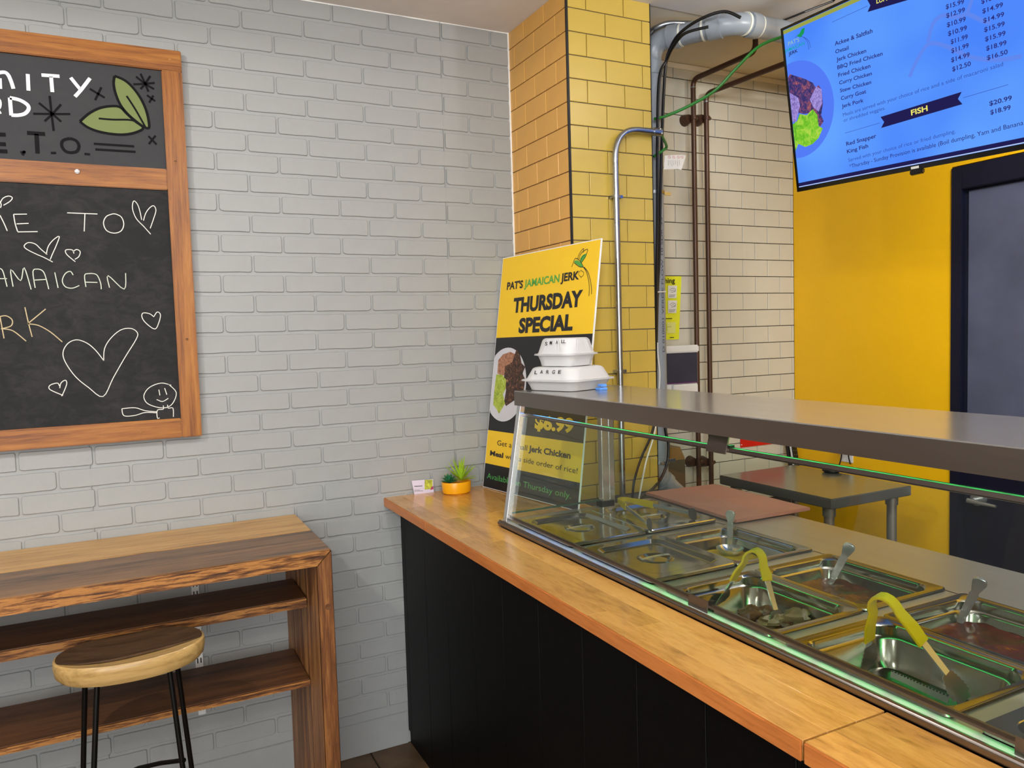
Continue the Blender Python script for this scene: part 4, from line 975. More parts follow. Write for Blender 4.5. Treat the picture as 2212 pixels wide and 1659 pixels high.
pstroke('leaf_outline', [((1245, 530), (1260, 550), (1278, 560), (1280, 590), (1265, 615), (1247, 625), (1228, 615), (1212, 590), (1215, 560), (1232, 550), (1245, 530)), ((1246, 625), (1247, 645))], 0.0016, 'poster_black')

# ================================================================== PLANT, CARD
pcx = onz(990, 1058, 0.935); pcx.y -= 0.045; pcx.x = onz(990, 1064, 0.935).x-0.008
pcx = Vector((1.066, 2.62, 0.935))
pl_ = thing('potted_succulents', pcx, 'small yellow pot with two artificial succulents near the poster', 'plant')
def ring(r, z, n=32): return circ(pcx+Vector((0, 0, z*1.2)), r*1.27, n, ry=r*1.02)
part('pot', MB().loft([ring(0.036, 0), ring(0.0415, 0.004), ring(0.043, 0.012), ring(0.044, 0.034), ring(0.043, 0.037), ring(0.040, 0.036), ring(0.039, 0.028)]), 'pot_yellow', pl_)
def blade(base, tip, wd, mat_mb, curl=0.0):
    d_ = tip-base; s = d_.cross(Vector((0, 0, 1))); 
    s = s.normalized() if s.length > 1e-5 else Vector((1, 0, 0)); n = s.cross(d_).normalized()
    ms = [base.lerp(tip, f)+n*curl*math.sin(f*math.pi) for f in (0, 0.4, 0.75, 1)]
    ws = [wd*0.5, wd, wd*0.6, 0.0003]
    rings = [[m_+s*w_/2, m_+n*w_*0.18, m_-s*w_/2, m_-n*w_*0.18] for m_, w_ in zip(ms, ws)]
    mat_mb.loft(rings)
spk = pcx+Vector((0.018, 0.0, 0.040))
for i in range(26):
    a = i*2.4; el = 0.25+1.2*(i % 9)/9
    d_ = Vector((math.cos(a)*math.cos(el), math.sin(a)*math.cos(el), math.sin(el)))
    mb = MB(); blade(spk+d_*0.004+Vector((0, 0, 0.004)), spk+d_*(0.060+0.040*math.sin(el)), 0.0105, mb, 0.002)
    part('leaf', mb, 'leaf_lime', pl_)
ros = pcx+Vector((-0.030, -0.004, 0.041))
for i in range(22):
    a = i*2.4; el = 0.1+1.25*(i/22)
    d_ = Vector((math.cos(a)*math.cos(el), math.sin(a)*math.cos(el), math.sin(el)))
    mb = MB(); blade(ros, ros+d_*0.036, 0.018, mb, 0.003)
    part('leaf', mb, 'leaf_dark', pl_)
# business card
ca = onz(893, 1066, 0.935); ca.y = 2.655; 
ca = onz(895, 1067.5, 0.935); cbp = onz(937, 1062.5, 0.935)
ca.y = min(ca.y, 2.682); cbp.y = min(cbp.y, 2.682)
pcp = Plane((ca.x, ca.y, 0.935), (0, -1, 0.12))
crd = thing('business_card', ca, 'pale lilac business card with a flower picture leaning on the brick wall', 'card')
pts = [pcp.at(895, 1067), pcp.at(937, 1062), pcp.at(935.5, 1035), pcp.at(889, 1038.5)]
for p in pts[:2]: p.z = 0.9352
part('card', MB().prism(pts, (0, 0.0015, 0)), 'lilac_card', crd, smooth=False)
part('printed_flower', MB().flat([pcp.at(*q, 0.0008) for q in ((917, 1057.5), (934, 1056), (934.5, 1036), (917.5, 1036.5))]), 'flower', crd, smooth=False)
part('printed_corner', MB().flat([pcp.at(*q, 0.001) for q in ((929, 1058), (936, 1057), (936, 1050), (932, 1052))]), 'magenta', crd, smooth=False)
part('printed_lines', MB().flat([pcp.at(*q, 0.0008) for q in ((895, 1051.3), (912.5, 1050.3), (912.5, 1049), (895, 1050))]).flat([pcp.at(*q, 0.0008) for q in ((895, 1059.2), (907, 1058.6), (907, 1058), (895, 1058.6))]).flat([pcp.at(*q, 0.0008) for q in ((895, 1061.6), (914, 1060.8), (914, 1060.2), (895, 1061))]), 'ink', crd, smooth=False)

# ================================================================== TV MENU SCREEN
tv0 = Vector((2.10, 1.9628, 1.9728)); tvd = Vector((-0.03532187, -0.99866349, -0.03773052)).normalized()
tvu = Vector((-0.16597018, 0, 0.98613077)); tvu = (tvu-tvd*tvu.dot(tvd)).normalized(); tvn = tvd.cross(tvu).normalized()
if tvn.x > 0: tvn = -tvn
TVP = Plane(tv0, tvn); TVW = 0.975; TVH = 0.537
tvt = thing('menu_screen', tv0+tvd*TVW/2, 'flat wall of menu television with lit blue menu hanging from the ceiling', 'television')
tvt['label'] = 'large flat television with a lit blue food menu hanging above the counter'
def S(s, t, off=0.0): return tv0+tvd*s+tvu*t+tvn*off
part('housing', MB().prism([S(0, 0, -0.004), S(TVW, 0, -0.004), S(TVW, TVH, -0.004), S(0, TVH, -0.004)], -tvn*0.028), 'tv_black', tvt, bevel=0.003)
bz_ = 0.008
for a in (((0, 0), (TVW, 0), (TVW, 0.014), (0, 0.014)), ((0, TVH-bz_), (TVW, TVH-bz_), (TVW, TVH), (0, TVH)), ((0, 0.014), (bz_, 0.014), (bz_, TVH-bz_), (0, TVH-bz_)), ((TVW-bz_, 0.014), (TVW, 0.014), (TVW, TVH-bz_), (TVW-bz_, TVH-bz_))):
    part('bezel', MB().prism([S(x, y, -0.004) for x, y in a], tvn*0.004), 'tv_black', tvt, smooth=False)
def screen_mat():
    m = bpy.data.materials.new('screen_blue'); m.use_nodes = True; nt = m.node_tree; nt.nodes.clear()
    o = nt.nodes.new('ShaderNodeOutputMaterial'); e = nt.nodes.new('ShaderNodeEmission')
    v = coords(nt); n = noise(nt, 2.2, 2, v)
    r = ramp(nt, n.outputs['Fac'], [(0.35, srgb(74, 132, 252)), (0.65, srgb(100, 164, 255))])
    nt.links.new(r.outputs[0], e.inputs[0]); nt.links.new(e.outputs[0], o.inputs[0]); e.inputs[1].default_value = 1.0
    return m
M['scr'] = screen_mat()
M['scr_navy'] = glow('screen_navy', srgb(34, 30, 82)); M['scr_ink'] = glow('screen_ink', srgb(44, 44, 120)); M['scr_soft'] = glow('screen_soft_ink', srgb(56, 84, 176))
M['scr_disc'] = glow('screen_periwinkle', srgb(84, 124, 246)); M['scr_olive'] = glow('screen_olive', srgb(156, 162, 74)); M['scr_yel'] = glow('screen_yellow', srgb(240, 232, 110))
M['scr_teal'] = glow('screen_teal', srgb(20, 160, 170)); M['scr_pale'] = glow('screen_pale', srgb(150, 190, 190)); M['scr_mark'] = glow('screen_watermark', srgb(96, 136, 238)); M['scr_green'] = glow('screen_green', srgb(30, 150, 90)); M['scr_white'] = glow('screen_white', srgb(190, 205, 240))
scr = part('lit_screen', MB().flat([S(bz_, 0.014, -0.0032), S(TVW-bz_, 0.014, -0.0032), S(TVW-bz_, TVH-bz_, -0.0032), S(bz_, TVH-bz_, -0.0032)]), 'scr', tvt, smooth=False, label='lit blue menu display')
g = lambda x, y: (1660+x/3.859, y/3.859)
TS = Plane(tv0-tvn*0.0032, tvn)
def clampS(p, off):
    s = (p-tv0).dot(tvd); t = (p-tv0).dot(tvu); return S(min(max(s, bz_+0.001), TVW-bz_-0.001), min(max(t, 0.015), TVH-bz_-0.001), -0.0032+off)
def tflat(name, pts, mat, off=0.0004): part(name, MB().flat([clampS(TS.at(*g(*p)), off) for p in pts]), mat, scr, smooth=False)
def tstroke(name, lines, wd, mat, off=0.0006):
    mb = MB()
    for ln in lines: ribbon(mb, TS, [g(*p) for p in ln], wd, off)
    part(name, mb, mat, scr, smooth=False)
def sS(x, y): p = TS.at(*g(x, y)); return ((p-tv0).dot(tvd), (p-tv0).dot(tvu))
hS = TVH-bz_-0.001
part('menu_band', MB().flat([S(bz_, hS-0.012, -0.0028), S(TVW-bz_, hS-0.012, -0.0028), S(TVW-bz_, hS, -0.0028), S(bz_, hS, -0.0028)]), 'scr_olive', scr, smooth=False)
part('menu_band', MB().flat([S(bz_, 0.0175, -0.0028), S(TVW-bz_, 0.0175, -0.0028), S(TVW-bz_, 0.029, -0.0028), S(bz_, 0.029, -0.0028)]), 'scr_navy', scr, smooth=False)
part('menu_band', MB().flat([S(bz_, 0.015, -0.0028), S(TVW-bz_, 0.015, -0.0028), S(TVW-bz_, 0.0173, -0.0028), S(bz_, 0.0173, -0.0028)]), 'scr_white', scr, smooth=False)
a1 = sS(320, 487); a2 = sS(235, 1308); cr = math.hypot(a1[0]-a2[0], a1[1]-a2[1])/2; cs = sS(548, 860)[0]-cr; ctv = (a1[1]+a2[1])/2
for cc in (cs, TVW-cs*0.9):
    part('plate_disc', MB().flat([S(min(max(cc+cr*math.cos(i*math.pi/24), bz_+.001), TVW-bz_-.001), ctv+cr*math.sin(i*math.pi/24), -0.0029) for i in range(48)]), 'scr_disc', scr, smooth=False)
tflat('dish_picture', [(160, 650), (180, 618), (250, 640), (310, 660), (370, 690), (395, 730), (420, 710), (445, 750), (455, 870), (440, 960), (462, 1010), (430, 1060), (400, 1000), (360, 940), (300, 950), (250, 940), (240, 850), (160, 790)], 's_meat', 0.0007)
tflat('dish_picture', [(155, 780), (250, 815), (265, 880), (245, 960), (230, 1020), (185, 1020)], 's_rice', 0.0008)
tflat('dish_picture', [(190, 1040), (240, 1010), (260, 950), (320, 960), (370, 910), (410, 960), (420, 1050), (455, 1070), (420, 1150), (370, 1200), (310, 1225), (250, 1200), (225, 1260), (205, 1160)], 's_salad', 0.0009)
tflat('dish_picture', [(345, 830), (400, 720), (445, 745), (450, 860), (420, 930), (380, 900)], 's_rice', 0.0010)
tstroke('watermark', [[(1175, 640), (1240, 500), (1330, 370), (1450, 375), (1600, 440), (1700, 480), (1900, 500), (2110, 470)], [(1330, 350), (1370, 200), (1450, 130), (1560, 140), (1650, 110), (1700, -20)], [(1650, 110), (1780, 170), (1850, 190)]], 0.011, 'scr_mark', 0.0003)
tflat('banner', [(935, 975), (1612, 765), (1580, 825), (1618, 868), (940, 1067), (965, 1017)], 'scr_navy')
tflat('banner', [(820, -10), (850, 45), (827, 100), (1500, -100), (1400, -180)], 'scr_navy')
text('LUNCH', TS, g(900, 30), g(1060, -20), g(895, -8), 'scr_yel', scr, 0.02, 0.0010)
text('FISH', TS, g(1190, 962), g(1328, 922), g(1186, 915), 'scr_yel', scr, 0.025, 0.0010)
tstroke('divider_line', [[(638, 1110), (928, 1025)], [(1625, 815), (2000, 705)], [(530, 185), (825, 50)]], 0.0012, 'scr_soft')
for s, A, B, T in (('Ackee & Saltfish', (553, 382), (868, 272), (552, 345)), ('Oxtail', (558, 447), (668, 412), (557, 413)), ('Jerk Chicken', (568, 513), (815, 437), (567, 478)),
    ('BBQ Fried Chicken', (575, 578), (952, 460), (573, 545)), ('Fried Chicken', (583, 643), (850, 563), (580, 609)), ('Curry Chicken', (590, 706), (862, 625), (588, 674)),
    ('Stew Chicken', (597, 771), (857, 698), (595, 739)), ('Curry Goat', (605, 836), (815, 775), (602, 803)), ('Jerk Pork', (612, 901), (793, 850), (610, 868)),
    ('Red Snapper', (650, 1216), (900, 1146), (647, 1182)), ('King Fish', (656, 1279), (832, 1229), (654, 1246))):
    text(s, TS, g(*A), g(*B), g(*T), 'scr_ink', scr, 0.016, 0.0008)
for s, A, B in (('$15.99', (1478, 77), (1630, 30)), ('$12.99', (1482, 150), (1638, 98)), ('$10.99', (1488, 227), (1645, 175)), ('$10.99', (1497, 300), (1655, 248)), ('$11.99', (1520, 368), (1662, 322)), ('$11.99', (1525, 443), (1670, 395)), ('$14.99', (1523, 520), (1678, 472)), ('$12.50', (1533, 596), (1688, 546)),
    ('$16.99', (1775, 33), (1935, -25)), ('$14.99', (1783, 113), (1955, 55)), ('$14.99', (1790, 192), (1965, 135)), ('$15.99', (1798, 268), (1970, 214)), ('$15.99', (1806, 346), (1977, 292)), ('$18.99', (1815, 423), (1985, 372)), ('$16.50', (1822, 502), (1995, 448)),
    ('$20.99', (1842, 882), (2030, 832)), ('$18.99', (1850, 956), (2020, 912))):
    text(s, TS, g(*A), g(*B), g(A[0]-2, A[1]-40), 'scr_ink', scr, 0.016, 0.0008)
for s, A, B, T, m_ in (('Meals are served with your choice of rice and a side of macaroni salad', (622, 972), (1957, 548), (620, 942), 'scr_soft'), ('or shredded veggies.', (627, 1017), (975, 912), (625, 988), 'scr_soft'),
    ('Served with your choice of rice or fried dumpling.', (667, 1350), (1560, 1107), (665, 1320), 'scr_soft'), ('*Thursday - Sunday Provision is available (Boil dumpling, Yam and Banana', (677, 1403), (2125, 1040), (675, 1370), 'scr_ink'),):
    text(s, TS, g(*A), g(*B), g(*T), m_, scr, 0.0, 0.0008)
text("PAT'S", TS, g(165, 382), g(257, 345), g(163, 347), 'scr_pale', scr, 0.01, 0.0010)
text('JAMAICAN', TS, g(136, 443), g(302, 372), g(134, 412), 'scr_teal', scr, 0.01, 0.0010)
text('JERK', TS, g(168, 466), g(245, 433), g(166, 437), 'scr_navy', scr, 0.015, 0.0010)
tflat('emblem_wing', [(235, 300), (260, 280), (280, 240), (305, 228), (298, 275), (270, 312)], 'scr_green', 0.0008)
tstroke('emblem_tail', [[(225, 315), (240, 298), (290, 310), (325, 350), (338, 412)], [(295, 310), (335, 340), (350, 398)]], 0.0016, 'scr_soft')
# camera / sensor bump under the screen
sb_ = S(TVW*0.47, -0.004, 0.0)
part('sensor', MB().box(sb_+Vector((-0.004, -0.022, -0.010)), sb_+Vector((0.012, 0.018, 0.006))), 'tv_black', tvt, bevel=0.003, label='small black receiver with a pale logo plate')
part('logo_plate', MB().flat([S(TVW*0.47-0.014, 0.003, 0.0006), S(TVW*0.47+0.012, 0.003, 0.0006), S(TVW*0.47+0.012, 0.010, 0.0006), S(TVW*0.47-0.014, 0.010, 0.0006)]), 'paper', tvt, smooth=False)
mc = S(TVW/2, TVH*0.6, -0.04)
part('ceiling_mount', MB().box(mc+Vector((0.05, -0.15, -0.08)), mc+Vector((0.08, 0.15, 0.08))).tube([mc, (mc.x+0.03, mc.y, ZC)], 0.02, 12), 'black_trim', tvt)
part('power_cable', MB().tube([ony(1690, 45, 2.2), onz(1740, 25, ZC-0.05), onz(1800, 2, ZC-0.02), onz(1830, -30, ZC-0.01)], 0.004, 8), 'black_rubber', tvt)

# ================================================================== PIPES AND CABLES
def curve_pts(P, st=6):
    Qp = []
    P = [Vector(p) for p in P]
    for i in range(len(P)-1):
        p0 = P[max(i-1, 0)]; p1 = P[i]; p2 = P[i+1]; p3 = P[min(i+2, len(P)-1)]
        for k in range(st):
            t = k/st; Qp.append(0.5*((2*p1)+(p2-p0)*t+(2*p0-5*p1+4*p2-p3)*t*t+(3*p1-p0-3*p2+p3)*t**3))
    return Qp+[P[-1]]
def fillet(P, r, st=6):
    P = [Vector(p) for p in P]; out = [P[0]]
    for i in range(1, len(P)-1):
        a = (P[i-1]-P[i]).normalized(); b = (P[i+1]-P[i]).normalized()
        s = P[i]+a*r; e = P[i]+b*r
        for k in range(st+1):
            t = k/st; out.append(s*(1-t)**2+P[i]*2*t*(1-t)+e*t*t)
    return out+[P[-1]]
# grey drain pipe
YP = 2.40
pb = ony(1415, 600, YP); PXc = pb.x
dp = thing('drain_pipe', (PXc, YP, 0.9), 'thick grey plastic drain pipe rising beside the column and turning along the ceiling', 'pipe')
zel = 2.588
eA = Vector((PXc, YP, zel)); eB = onz(1590, 48, zel-0.0); eC = onz(1700, 62, zel); eD = eC+Vector((0.7, 0, 0))
part('pipe_run', MB().tube(fillet([(PXc, YP, 0.99), eA, eB, eB+Vector((0.9, 0.0, 0))], 0.07, 8), 0.038, 24), 'pvc', dp)
def collar(p, d_, r, L): d_ = Vector(d_).normalized(); return MB().tube([Vector(p)-d_*L/2, Vector(p)+d_*L/2], r, 24)
dAB = (eB-eA).normalized()
for (p, d_, L) in ((eA-Vector((0, 0, 0.10)), (0, 0, 1), 0.05), (eA+dAB*0.09, dAB, 0.045), (eB-dAB*0.075, dAB, 0.05), (eB+Vector((0.075, 0, 0)), (1, 0, 0), 0.045)):
    part('coupling', collar(p, d_, 0.043, L), 'pvc', dp, bevel=0.002)
for (p, d_) in ((eB-dAB*0.115, dAB), (eB+Vector((0.04, 0, 0)), (1, 0, 0)), (eB+Vector((0.10, 0, 0)), (1, 0, 0)), (eA+dAB*0.118, dAB)):
    part('cement_ring', collar(p, d_, 0.0405, 0.007), 'cream_glue', dp, label='cream cement ring')
part('printed_marking', MB().box((0, 0, 0), (0.0001, 0.0001, 0.0001)), 'pvc_print', dp) if False else None
pvpl = Plane((PXc, YP-0.0385, 0), (0, -1, 0))
pe1 = Vector((PXc, YP, 1.0))
lo = [(PXc, YP, 1.02), (PXc, YP, 0.97)]
l2 = ony(1445, 1045, YP); l3 = ony(1480, 1085, YP)
part('lower_elbow', MB().tube(fillet([(PXc, YP, 1.02), (PXc, YP, 0.945), ony(1475, 1078, YP)], 0.03, 6), 0.0375, 24), 'pvc', dp)
cw = ony(1437, 1035, YP); dd = (ony(1475, 1078, YP)-Vector((PXc, YP, 0.945))).normalized()
part('coupling', collar(Vector((PXc, YP, 0.945))+dd*0.035, dd, 0.044, 0.03), 'pvc', dp, bevel=0.002)
for z in (2.03, 1.005): part('pipe_clamp', MB().tube([(PXc, YP, z-0.006), (PXc, YP, z+0.006)], 0.0415, 24).box((PXc+0.03, YP-0.01, z-0.006), (PXc+0.075, YP-0.006, z+0.006)), 'galv', dp, label='metal pipe clamp')
text('D 010001 VERDE FLOW 10 SDR 35', pvpl, (1436, 760), (1431, 470), (1431, 760), 'pvc_print', dp, 0, 0.0006, name='printed_marking')
# EMT conduit on the column front
YE = 2.243
e0 = ony(1338, 1085, YE); e1 = ony(1333, 285, YE); zt = ony(1380, 281, YE).z; xe = (ony(1335, 600, YE).x)
em = thing('conduit', (xe, YE, 0.935), 'bare metal conduit bending over on the yellow tiled column front', 'conduit')
xend = ony(1421, 282, YE).x
part('tube', MB().tube(fillet([(xe, YE, 0.936), (xe, YE, zt), (xend-0.01, YE, zt)], 0.105, 12), 0.0108, 16), 'galv', em)
part('connector', MB().tube([(xend-0.022, YE, zt), (xend+0.012, YE, zt)], 0.0145, 14).ball((xend+0.002, YE-0.012, zt+0.008), 0.005).ball((xend+0.008, YE-0.012, zt-0.006), 0.005), 'galv', em)
for v in (425, 803, 845):
    z = ony(1335, v, YE).z
    part('conduit_strap', MB().tube([(xe, YE, z-0.004), (xe, YE, z+0.004)], 0.0135, 16).box((xe-0.012, YE, z-0.004), (xe+0.028, YC+0.004, z+0.006)).ball((xe+0.020, YE+0.010, z), 0.0065), 'galv', em)
# thin conduit at the top going along the ceiling
zc2 = ZC-0.022
k1 = onz(1445, 3, zc2); k2 = onz(1680, 58, zc2); k0 = Vector((1.742, 2.40, 0))
tc = thing('conduit', (k1.x, k1.y, zc2), 'thin metal conduit curving up beside the column and running along the ceiling', 'conduit')
part('tube', MB().tube(fillet([(1.800, 2.41, 2.20), (1.800, 2.41, zc2-0.03), (1.83, 2.34, zc2), k2+Vector((0, 0, 0)), k2+(k2-Vector((1.83, 2.32, zc2))).normalized()*0.5], 0.05, 8), 0.0095, 14), 'galv', tc)
mk = Vector((1.83, 2.32, zc2)).lerp(k2, 0.55)
part('ceiling_clip', MB().box(mk+Vector((-0.012, -0.012, -0.012)), mk+Vector((0.012, 0.012, 0.02))), 'galv', tc, bevel=0.003)
part('coupling', MB().tube([mk-(k2-k1).normalized()*0.05, mk-(k2-k1).normalized()*0.015], 0.0125, 14), 'galv', tc)
# brown pipes
for (ub, ut_, vt, uend, vend, lab, turn) in ((1500, 1500, 172, 1632, 112, 'left of two thin brown pipes running up the cream tiles', True), (1527.5, 1528, 203, 1690, 140, 'right of two thin brown pipes running up the cream tiles', False)):
    y = 2.672; top = ony(ut_, vt, y); bot = ony(ub, 600, y); x = (top.x+bot.x)/2; 
    en = onz(uend, vend, top.z); t = thing('brown_pipe', (x, y, 0.5), lab, 'pipe', 'thin brown pipes on the cream tiled wall')
    P_ = [(x, y, 0.6), (x, y, top.z), (x+(en.x-x), en.y, top.z)]
    if turn: P_.append((en.x, en.y, ZC))
    else: P_[-1] = (en.x+(en.x-x)*0.6, en.y-0.3, top.z)
    part('tube', MB().tube(fillet(P_, 0.035, 8), 0.0108, 14), 'copper_brown', t)
    z2 = ony(ub-12, 254, y).z; z3 = ony(ub, 1000, y).z
    for z in (z2, z3):
        part('wall_flange', MB().tube([(x-0.012, YK, z), (x-0.012, y+0.012, z)], [0.026, 0.018], 18).tube([(x, y-0.002, z-0.007), (x, y-0.002, z+0.007)], 0.0145, 14).ball((x+0.018, y, z), 0.008), 'copper_brown', t)
    for z in (top.z-0.035,): part('solder_ring', MB().tube([(x, y, z-0.003), (x, y, z+0.003)], 0.0122, 14), 'galv', t)
# cables
def cable(label, pix, r, mat, name='cable'):
    P_ = [ony(u, v, y) for u, v, y in pix]
    o = part(name, MB().tube(curve_pts(P_), r, 8), mat, base=P_[0]); tag(o, label, 'cable'); return o
cable('green insulated wire drooping from the screen to the grey pipe', ((1700, 76, 1.99), (1640, 100, 2.1), (1590, 148, 2.18), (1545, 195, 2.24), (1490, 228, 2.29), (1440, 250, 2.335), (1414, 257, 2.34)), 0.0055, 'green_wire', 'green_wire')
cable('short green wire end looping round the grey pipe below the conduit end', ((1424, 284, 2.245), (1433, 300, 2.28), (1440, 317, 2.33), (1432, 325, 2.335), (1412, 338, 2.34)), 0.005, 'green_wire', 'green_wire')
cable('black cable arching over the grey pipe and down beside it', ((1600, 38, 2.06), (1565, 25, 2.10), (1520, 38, 2.16), (1475, 66, 2.24), (1450, 100, 2.30), (1437, 150, 2.335), (1430, 300, 2.34), (1426, 450, 2.34), (1424, 560, 2.34), (1420, 640, 2.34), (1417, 800, 2.34), (1416, 905, 2.34)), 0.0056, 'black_rubber')
cable('second black cable bundled along the grey pipe by the column edge', ((1530, 58, 2.12), (1480, 72, 2.19), (1455, 100, 2.26), (1440, 130, 2.32), (1424, 170, 2.33), (1420, 300, 2.325), (1420, 450, 2.325), (1418, 620, 2.325), (1416, 840, 2.32)), 0.0054, 'black_rubber')
cable('black cable looping through the glass guard from the pipe to the counter', ((1436, 860, 2.345), (1437, 925, 2.34), (1444, 960, 2.33), (1440, 1005, 2.30), (1420, 1045, 2.27), (1385, 1075, 2.20), (1345, 1085, 2.16)), 0.0056, 'black_rubber')
cable('thin black cable hanging left of the white one behind the glass', ((1417, 900, 2.26), (1405, 945, 2.24), (1385, 990, 2.22), (1370, 1040, 2.2), (1366, 1082, 2.2)), 0.0042, 'black_rubber')
cable('white cable hanging beside the grey pipe', ((1420, 740, 2.32), (1421, 765, 2.32), (1425, 810, 2.32), (1422, 860, 2.32), (1415, 930, 2.25), (1395, 1000, 2.19), (1380, 1078, 2.17)), 0.003, 'white_plastic')
zt_ = ony(1430, 630, 2.35)
tag(part('cable_tie', MB().tube([ony(1417, 631, 2.33), ony(1438, 630, 2.35)], 0.0026, 8).ball(ony(1418, 631, 2.33), 0.005), 'white_plastic', base=zt_), 'white cable tie around the grey pipe at poster height', 'cable tie')

# ================================================================== KITCHEN WALL ITEMS
YN = 2.7195; NP = Plane((0, YN, 0), (0, -1, 0))
def onn(u, v, off=0.0): return NP.at(u, v, off)
# yellow hand washing notice
no = thing('washing_notice', onn(1450, 733), 'yellow hand washing notice taped on the cream tiles behind the pipe', 'notice')
lx = onn(1440, 600).x-0.085
a = onn(1471, 597); b = onn(1465, 733)
part('sheet', MB().prism([(lx, YN, b.z), (b.x, YN-0.004, b.z), (a.x, YN-0.002, a.z), (lx, YN, a.z)], (0, -0.0012, 0)), 'sign_yellow', no, smooth=False)
text('washing', NP, (1414, 612), (1458, 611), (1414, 600), 'ink', no, 0.015, 0.008)
for (v0, v1) in ((617, 644), (649, 688 if False else 676)):
    part('picture_panel', MB().flat([onn(1443, v1, 0.0065), onn(1461, v1, 0.0065), onn(1462.5, v0, 0.0065), onn(1443, v0, 0.0065)]), 'paper', no, smooth=False)
    mb = MB(); 
    vv = (v0+v1)/2-4
    ribbon(mb, NP, [(1447, vv), (1452, vv-4), (1459, vv-2), (1458, vv+3), (1450, vv+5)], 0.0016, 0.0072); ribbon(mb, NP, [(1449, vv+2), (1455, vv), (1459, vv+4)], 0.0014, 0.0072)
    for k in range(3): ribbon(mb, NP, [(1445, v1-7+k*2.2), (1459-k, v1-7.4+k*2.2)], 0.0014, 0.0072)
    part('hand_drawing', mb, 'ink', no, smooth=False)
part('picture_panel', MB().flat([onn(1441, 720, 0.0065), onn(1459, 720, 0.0065), onn(1460, 696, 0.0065), onn(1441, 696, 0.0065)]), plain('pale_yellow_panel', srgb(216, 218, 130)), no, smooth=False)
mb = MB(); ribbon(mb, NP, [(1436, 688), (1452, 688)], 0.003, 0.0072); ribbon(mb, NP, [(1447, 729), (1456, 729)], 0.003, 0.0072); ribbon(mb, NP, [(1441, 706), (1450, 706)], 0.001, 0.0072)
part('printed_lines', mb, 'ink', no, smooth=False)
# leaflet
YLf = 2.345; LP = Plane((0, YLf, 0), (0, -1, 0))
lf = thing('leaflet', LP.at(1440, 365), 'small white warning leaflet with red circles stuck to the grey pipe', 'leaflet')
part('sheet', MB().prism([LP.at(1434, 366), LP.at(1464, 365), LP.at(1472, 367), LP.at(1482, 336), LP.at(1474, 334), LP.at(1436, 336)], (0, 0.0012, 0)), 'paper', lf, smooth=False)
mb = MB()
for u in (1446, 1455.5, 1465.5, 1473.5):
    ribbon(mb, LP, [(u+2.8*math.cos(i*math.pi/5), 339.5+2.8*math.sin(i*math.pi/5)) for i in range(11)], 0.001, 0.001); ribbon(mb, LP, [(u-2, 337.5), (u+2, 341.5)], 0.001, 0.001)
part('warning_circles', mb, plain('faded_red', srgb(196, 110, 110)), lf, smooth=False)
mb = MB()
for u in range(1444, 1472, 4): ribbon(mb, LP, [(u, 346), (u-0.5, 359-(u % 3)*2)], 0.0012, 0.001)
part('printed_lines', mb, plain('grey_print', srgb(110, 120, 118)), lf, smooth=False)
# soap dispenser
s0 = onn(1437, 745); s1 = onn(1513, 752)
sx0 = ony(1436, 800, 2.62).x; sx1 = ony(1512, 760, 2.62).x; zt1 = ony(1475, 746, 2.62).z; zw1 = ony(1475, 762, 2.62).z; zw0 = ony(1475, 828, 2.62).z; zb0 = ony(1475, 858, 2.62).z
sd = thing('soap_dispenser', ((sx0+sx1)/2, 2.72, zb0), 'white wall soap dispenser with smoked window on the cream tiles', 'soap dispenser')
part('top_cap', MB().prism([(sx0-0.03, 2.62, zw1), (sx1-0.012, 2.612, zw1), (sx1, 2.63, zw1), (sx1, 2.718, zw1), (sx0-0.03, 2.718, zw1)], (0, 0, zt1-zw1)), 'white_plastic', sd, bevel=0.005)
part('window', MB().prism([(sx0-0.024, 2.628, zw0), (sx1-0.016, 2.620, zw0), (sx1-0.006, 2.636, zw0), (sx1-0.006, 2.718, zw0), (sx0-0.024, 2.718, zw0)], (0, 0, zw1-zw0)), 'smoke', sd, bevel=0.002, label='smoked translucent soap window')
part('soap_level', MB().prism([(sx0-0.023, 2.6265, zw0), (sx1-0.017, 2.6185, zw0), (sx1-0.017, 2.63, zw0), (sx0-0.023, 2.64, zw0)], (0, 0, 0.004)), plain('purple_soap', srgb(90, 20, 90), 0.3), sd, smooth=False)
part('lower_body', MB().box((sx0-0.02, 2.63, zb0), (sx1-0.006, 2.718, zw0)).box((sx0+0.04, 2.610, zb0+0.002), (sx1-0.02, 2.632, zw0-0.004)), 'white_plastic', sd, bevel=0.004)
# card box below
bxA = ony(1443, 968, 2.58); bxB = ony(1481, 1070, 2.58)
bm = MB().prism([(bxA.x-0.05, 2.58, 0.80), (bxB.x, 2.58, 0.80), (bxB.x, 2.58, bxA.z-0.05), (bxB.x-0.024, 2.58, bxA.z), (bxA.x-0.05, 2.58, bxA.z)], (0, 0.13, 0))
cbx = tag(part('card_box', bm, 'cardboard', base=(bxA.x, 2.6, 0.80), bevel=0.002), 'brown box with a chamfered shoulder beside the bottom of the grey pipe', 'box')
part('front_panel', MB().box((bxA.x-0.048, 2.5785, 0.802), (bxB.x-0.001, 2.5805, bxA.z-0.055)), plain('dull_brown_panel', srgb(92, 80, 62), 0.35), cbx, smooth=False)
# red sign
rs = thing('red_notice', onn(1640, 966), 'red notice with white triangle mark on the cream tiles above the steel table', 'notice')
ra = onn(1599, 967); rb_ = onn(1693, 951)
part('sheet', MB().box((ra.x, YN-0.003, ra.z), (rb_.x, YN, 1.07)), 'sign_red', rs, smooth=False)
part('triangle_mark', MB().flat([onn(1615, 948, 0.0045), onn(1622, 934, 0.0045), onn(1608, 934, 0.0045)]), 'paper', rs, smooth=False)
part('corner_screw', MB().ball(onn(1602, 961, 0.004), 0.003), 'paper', rs)
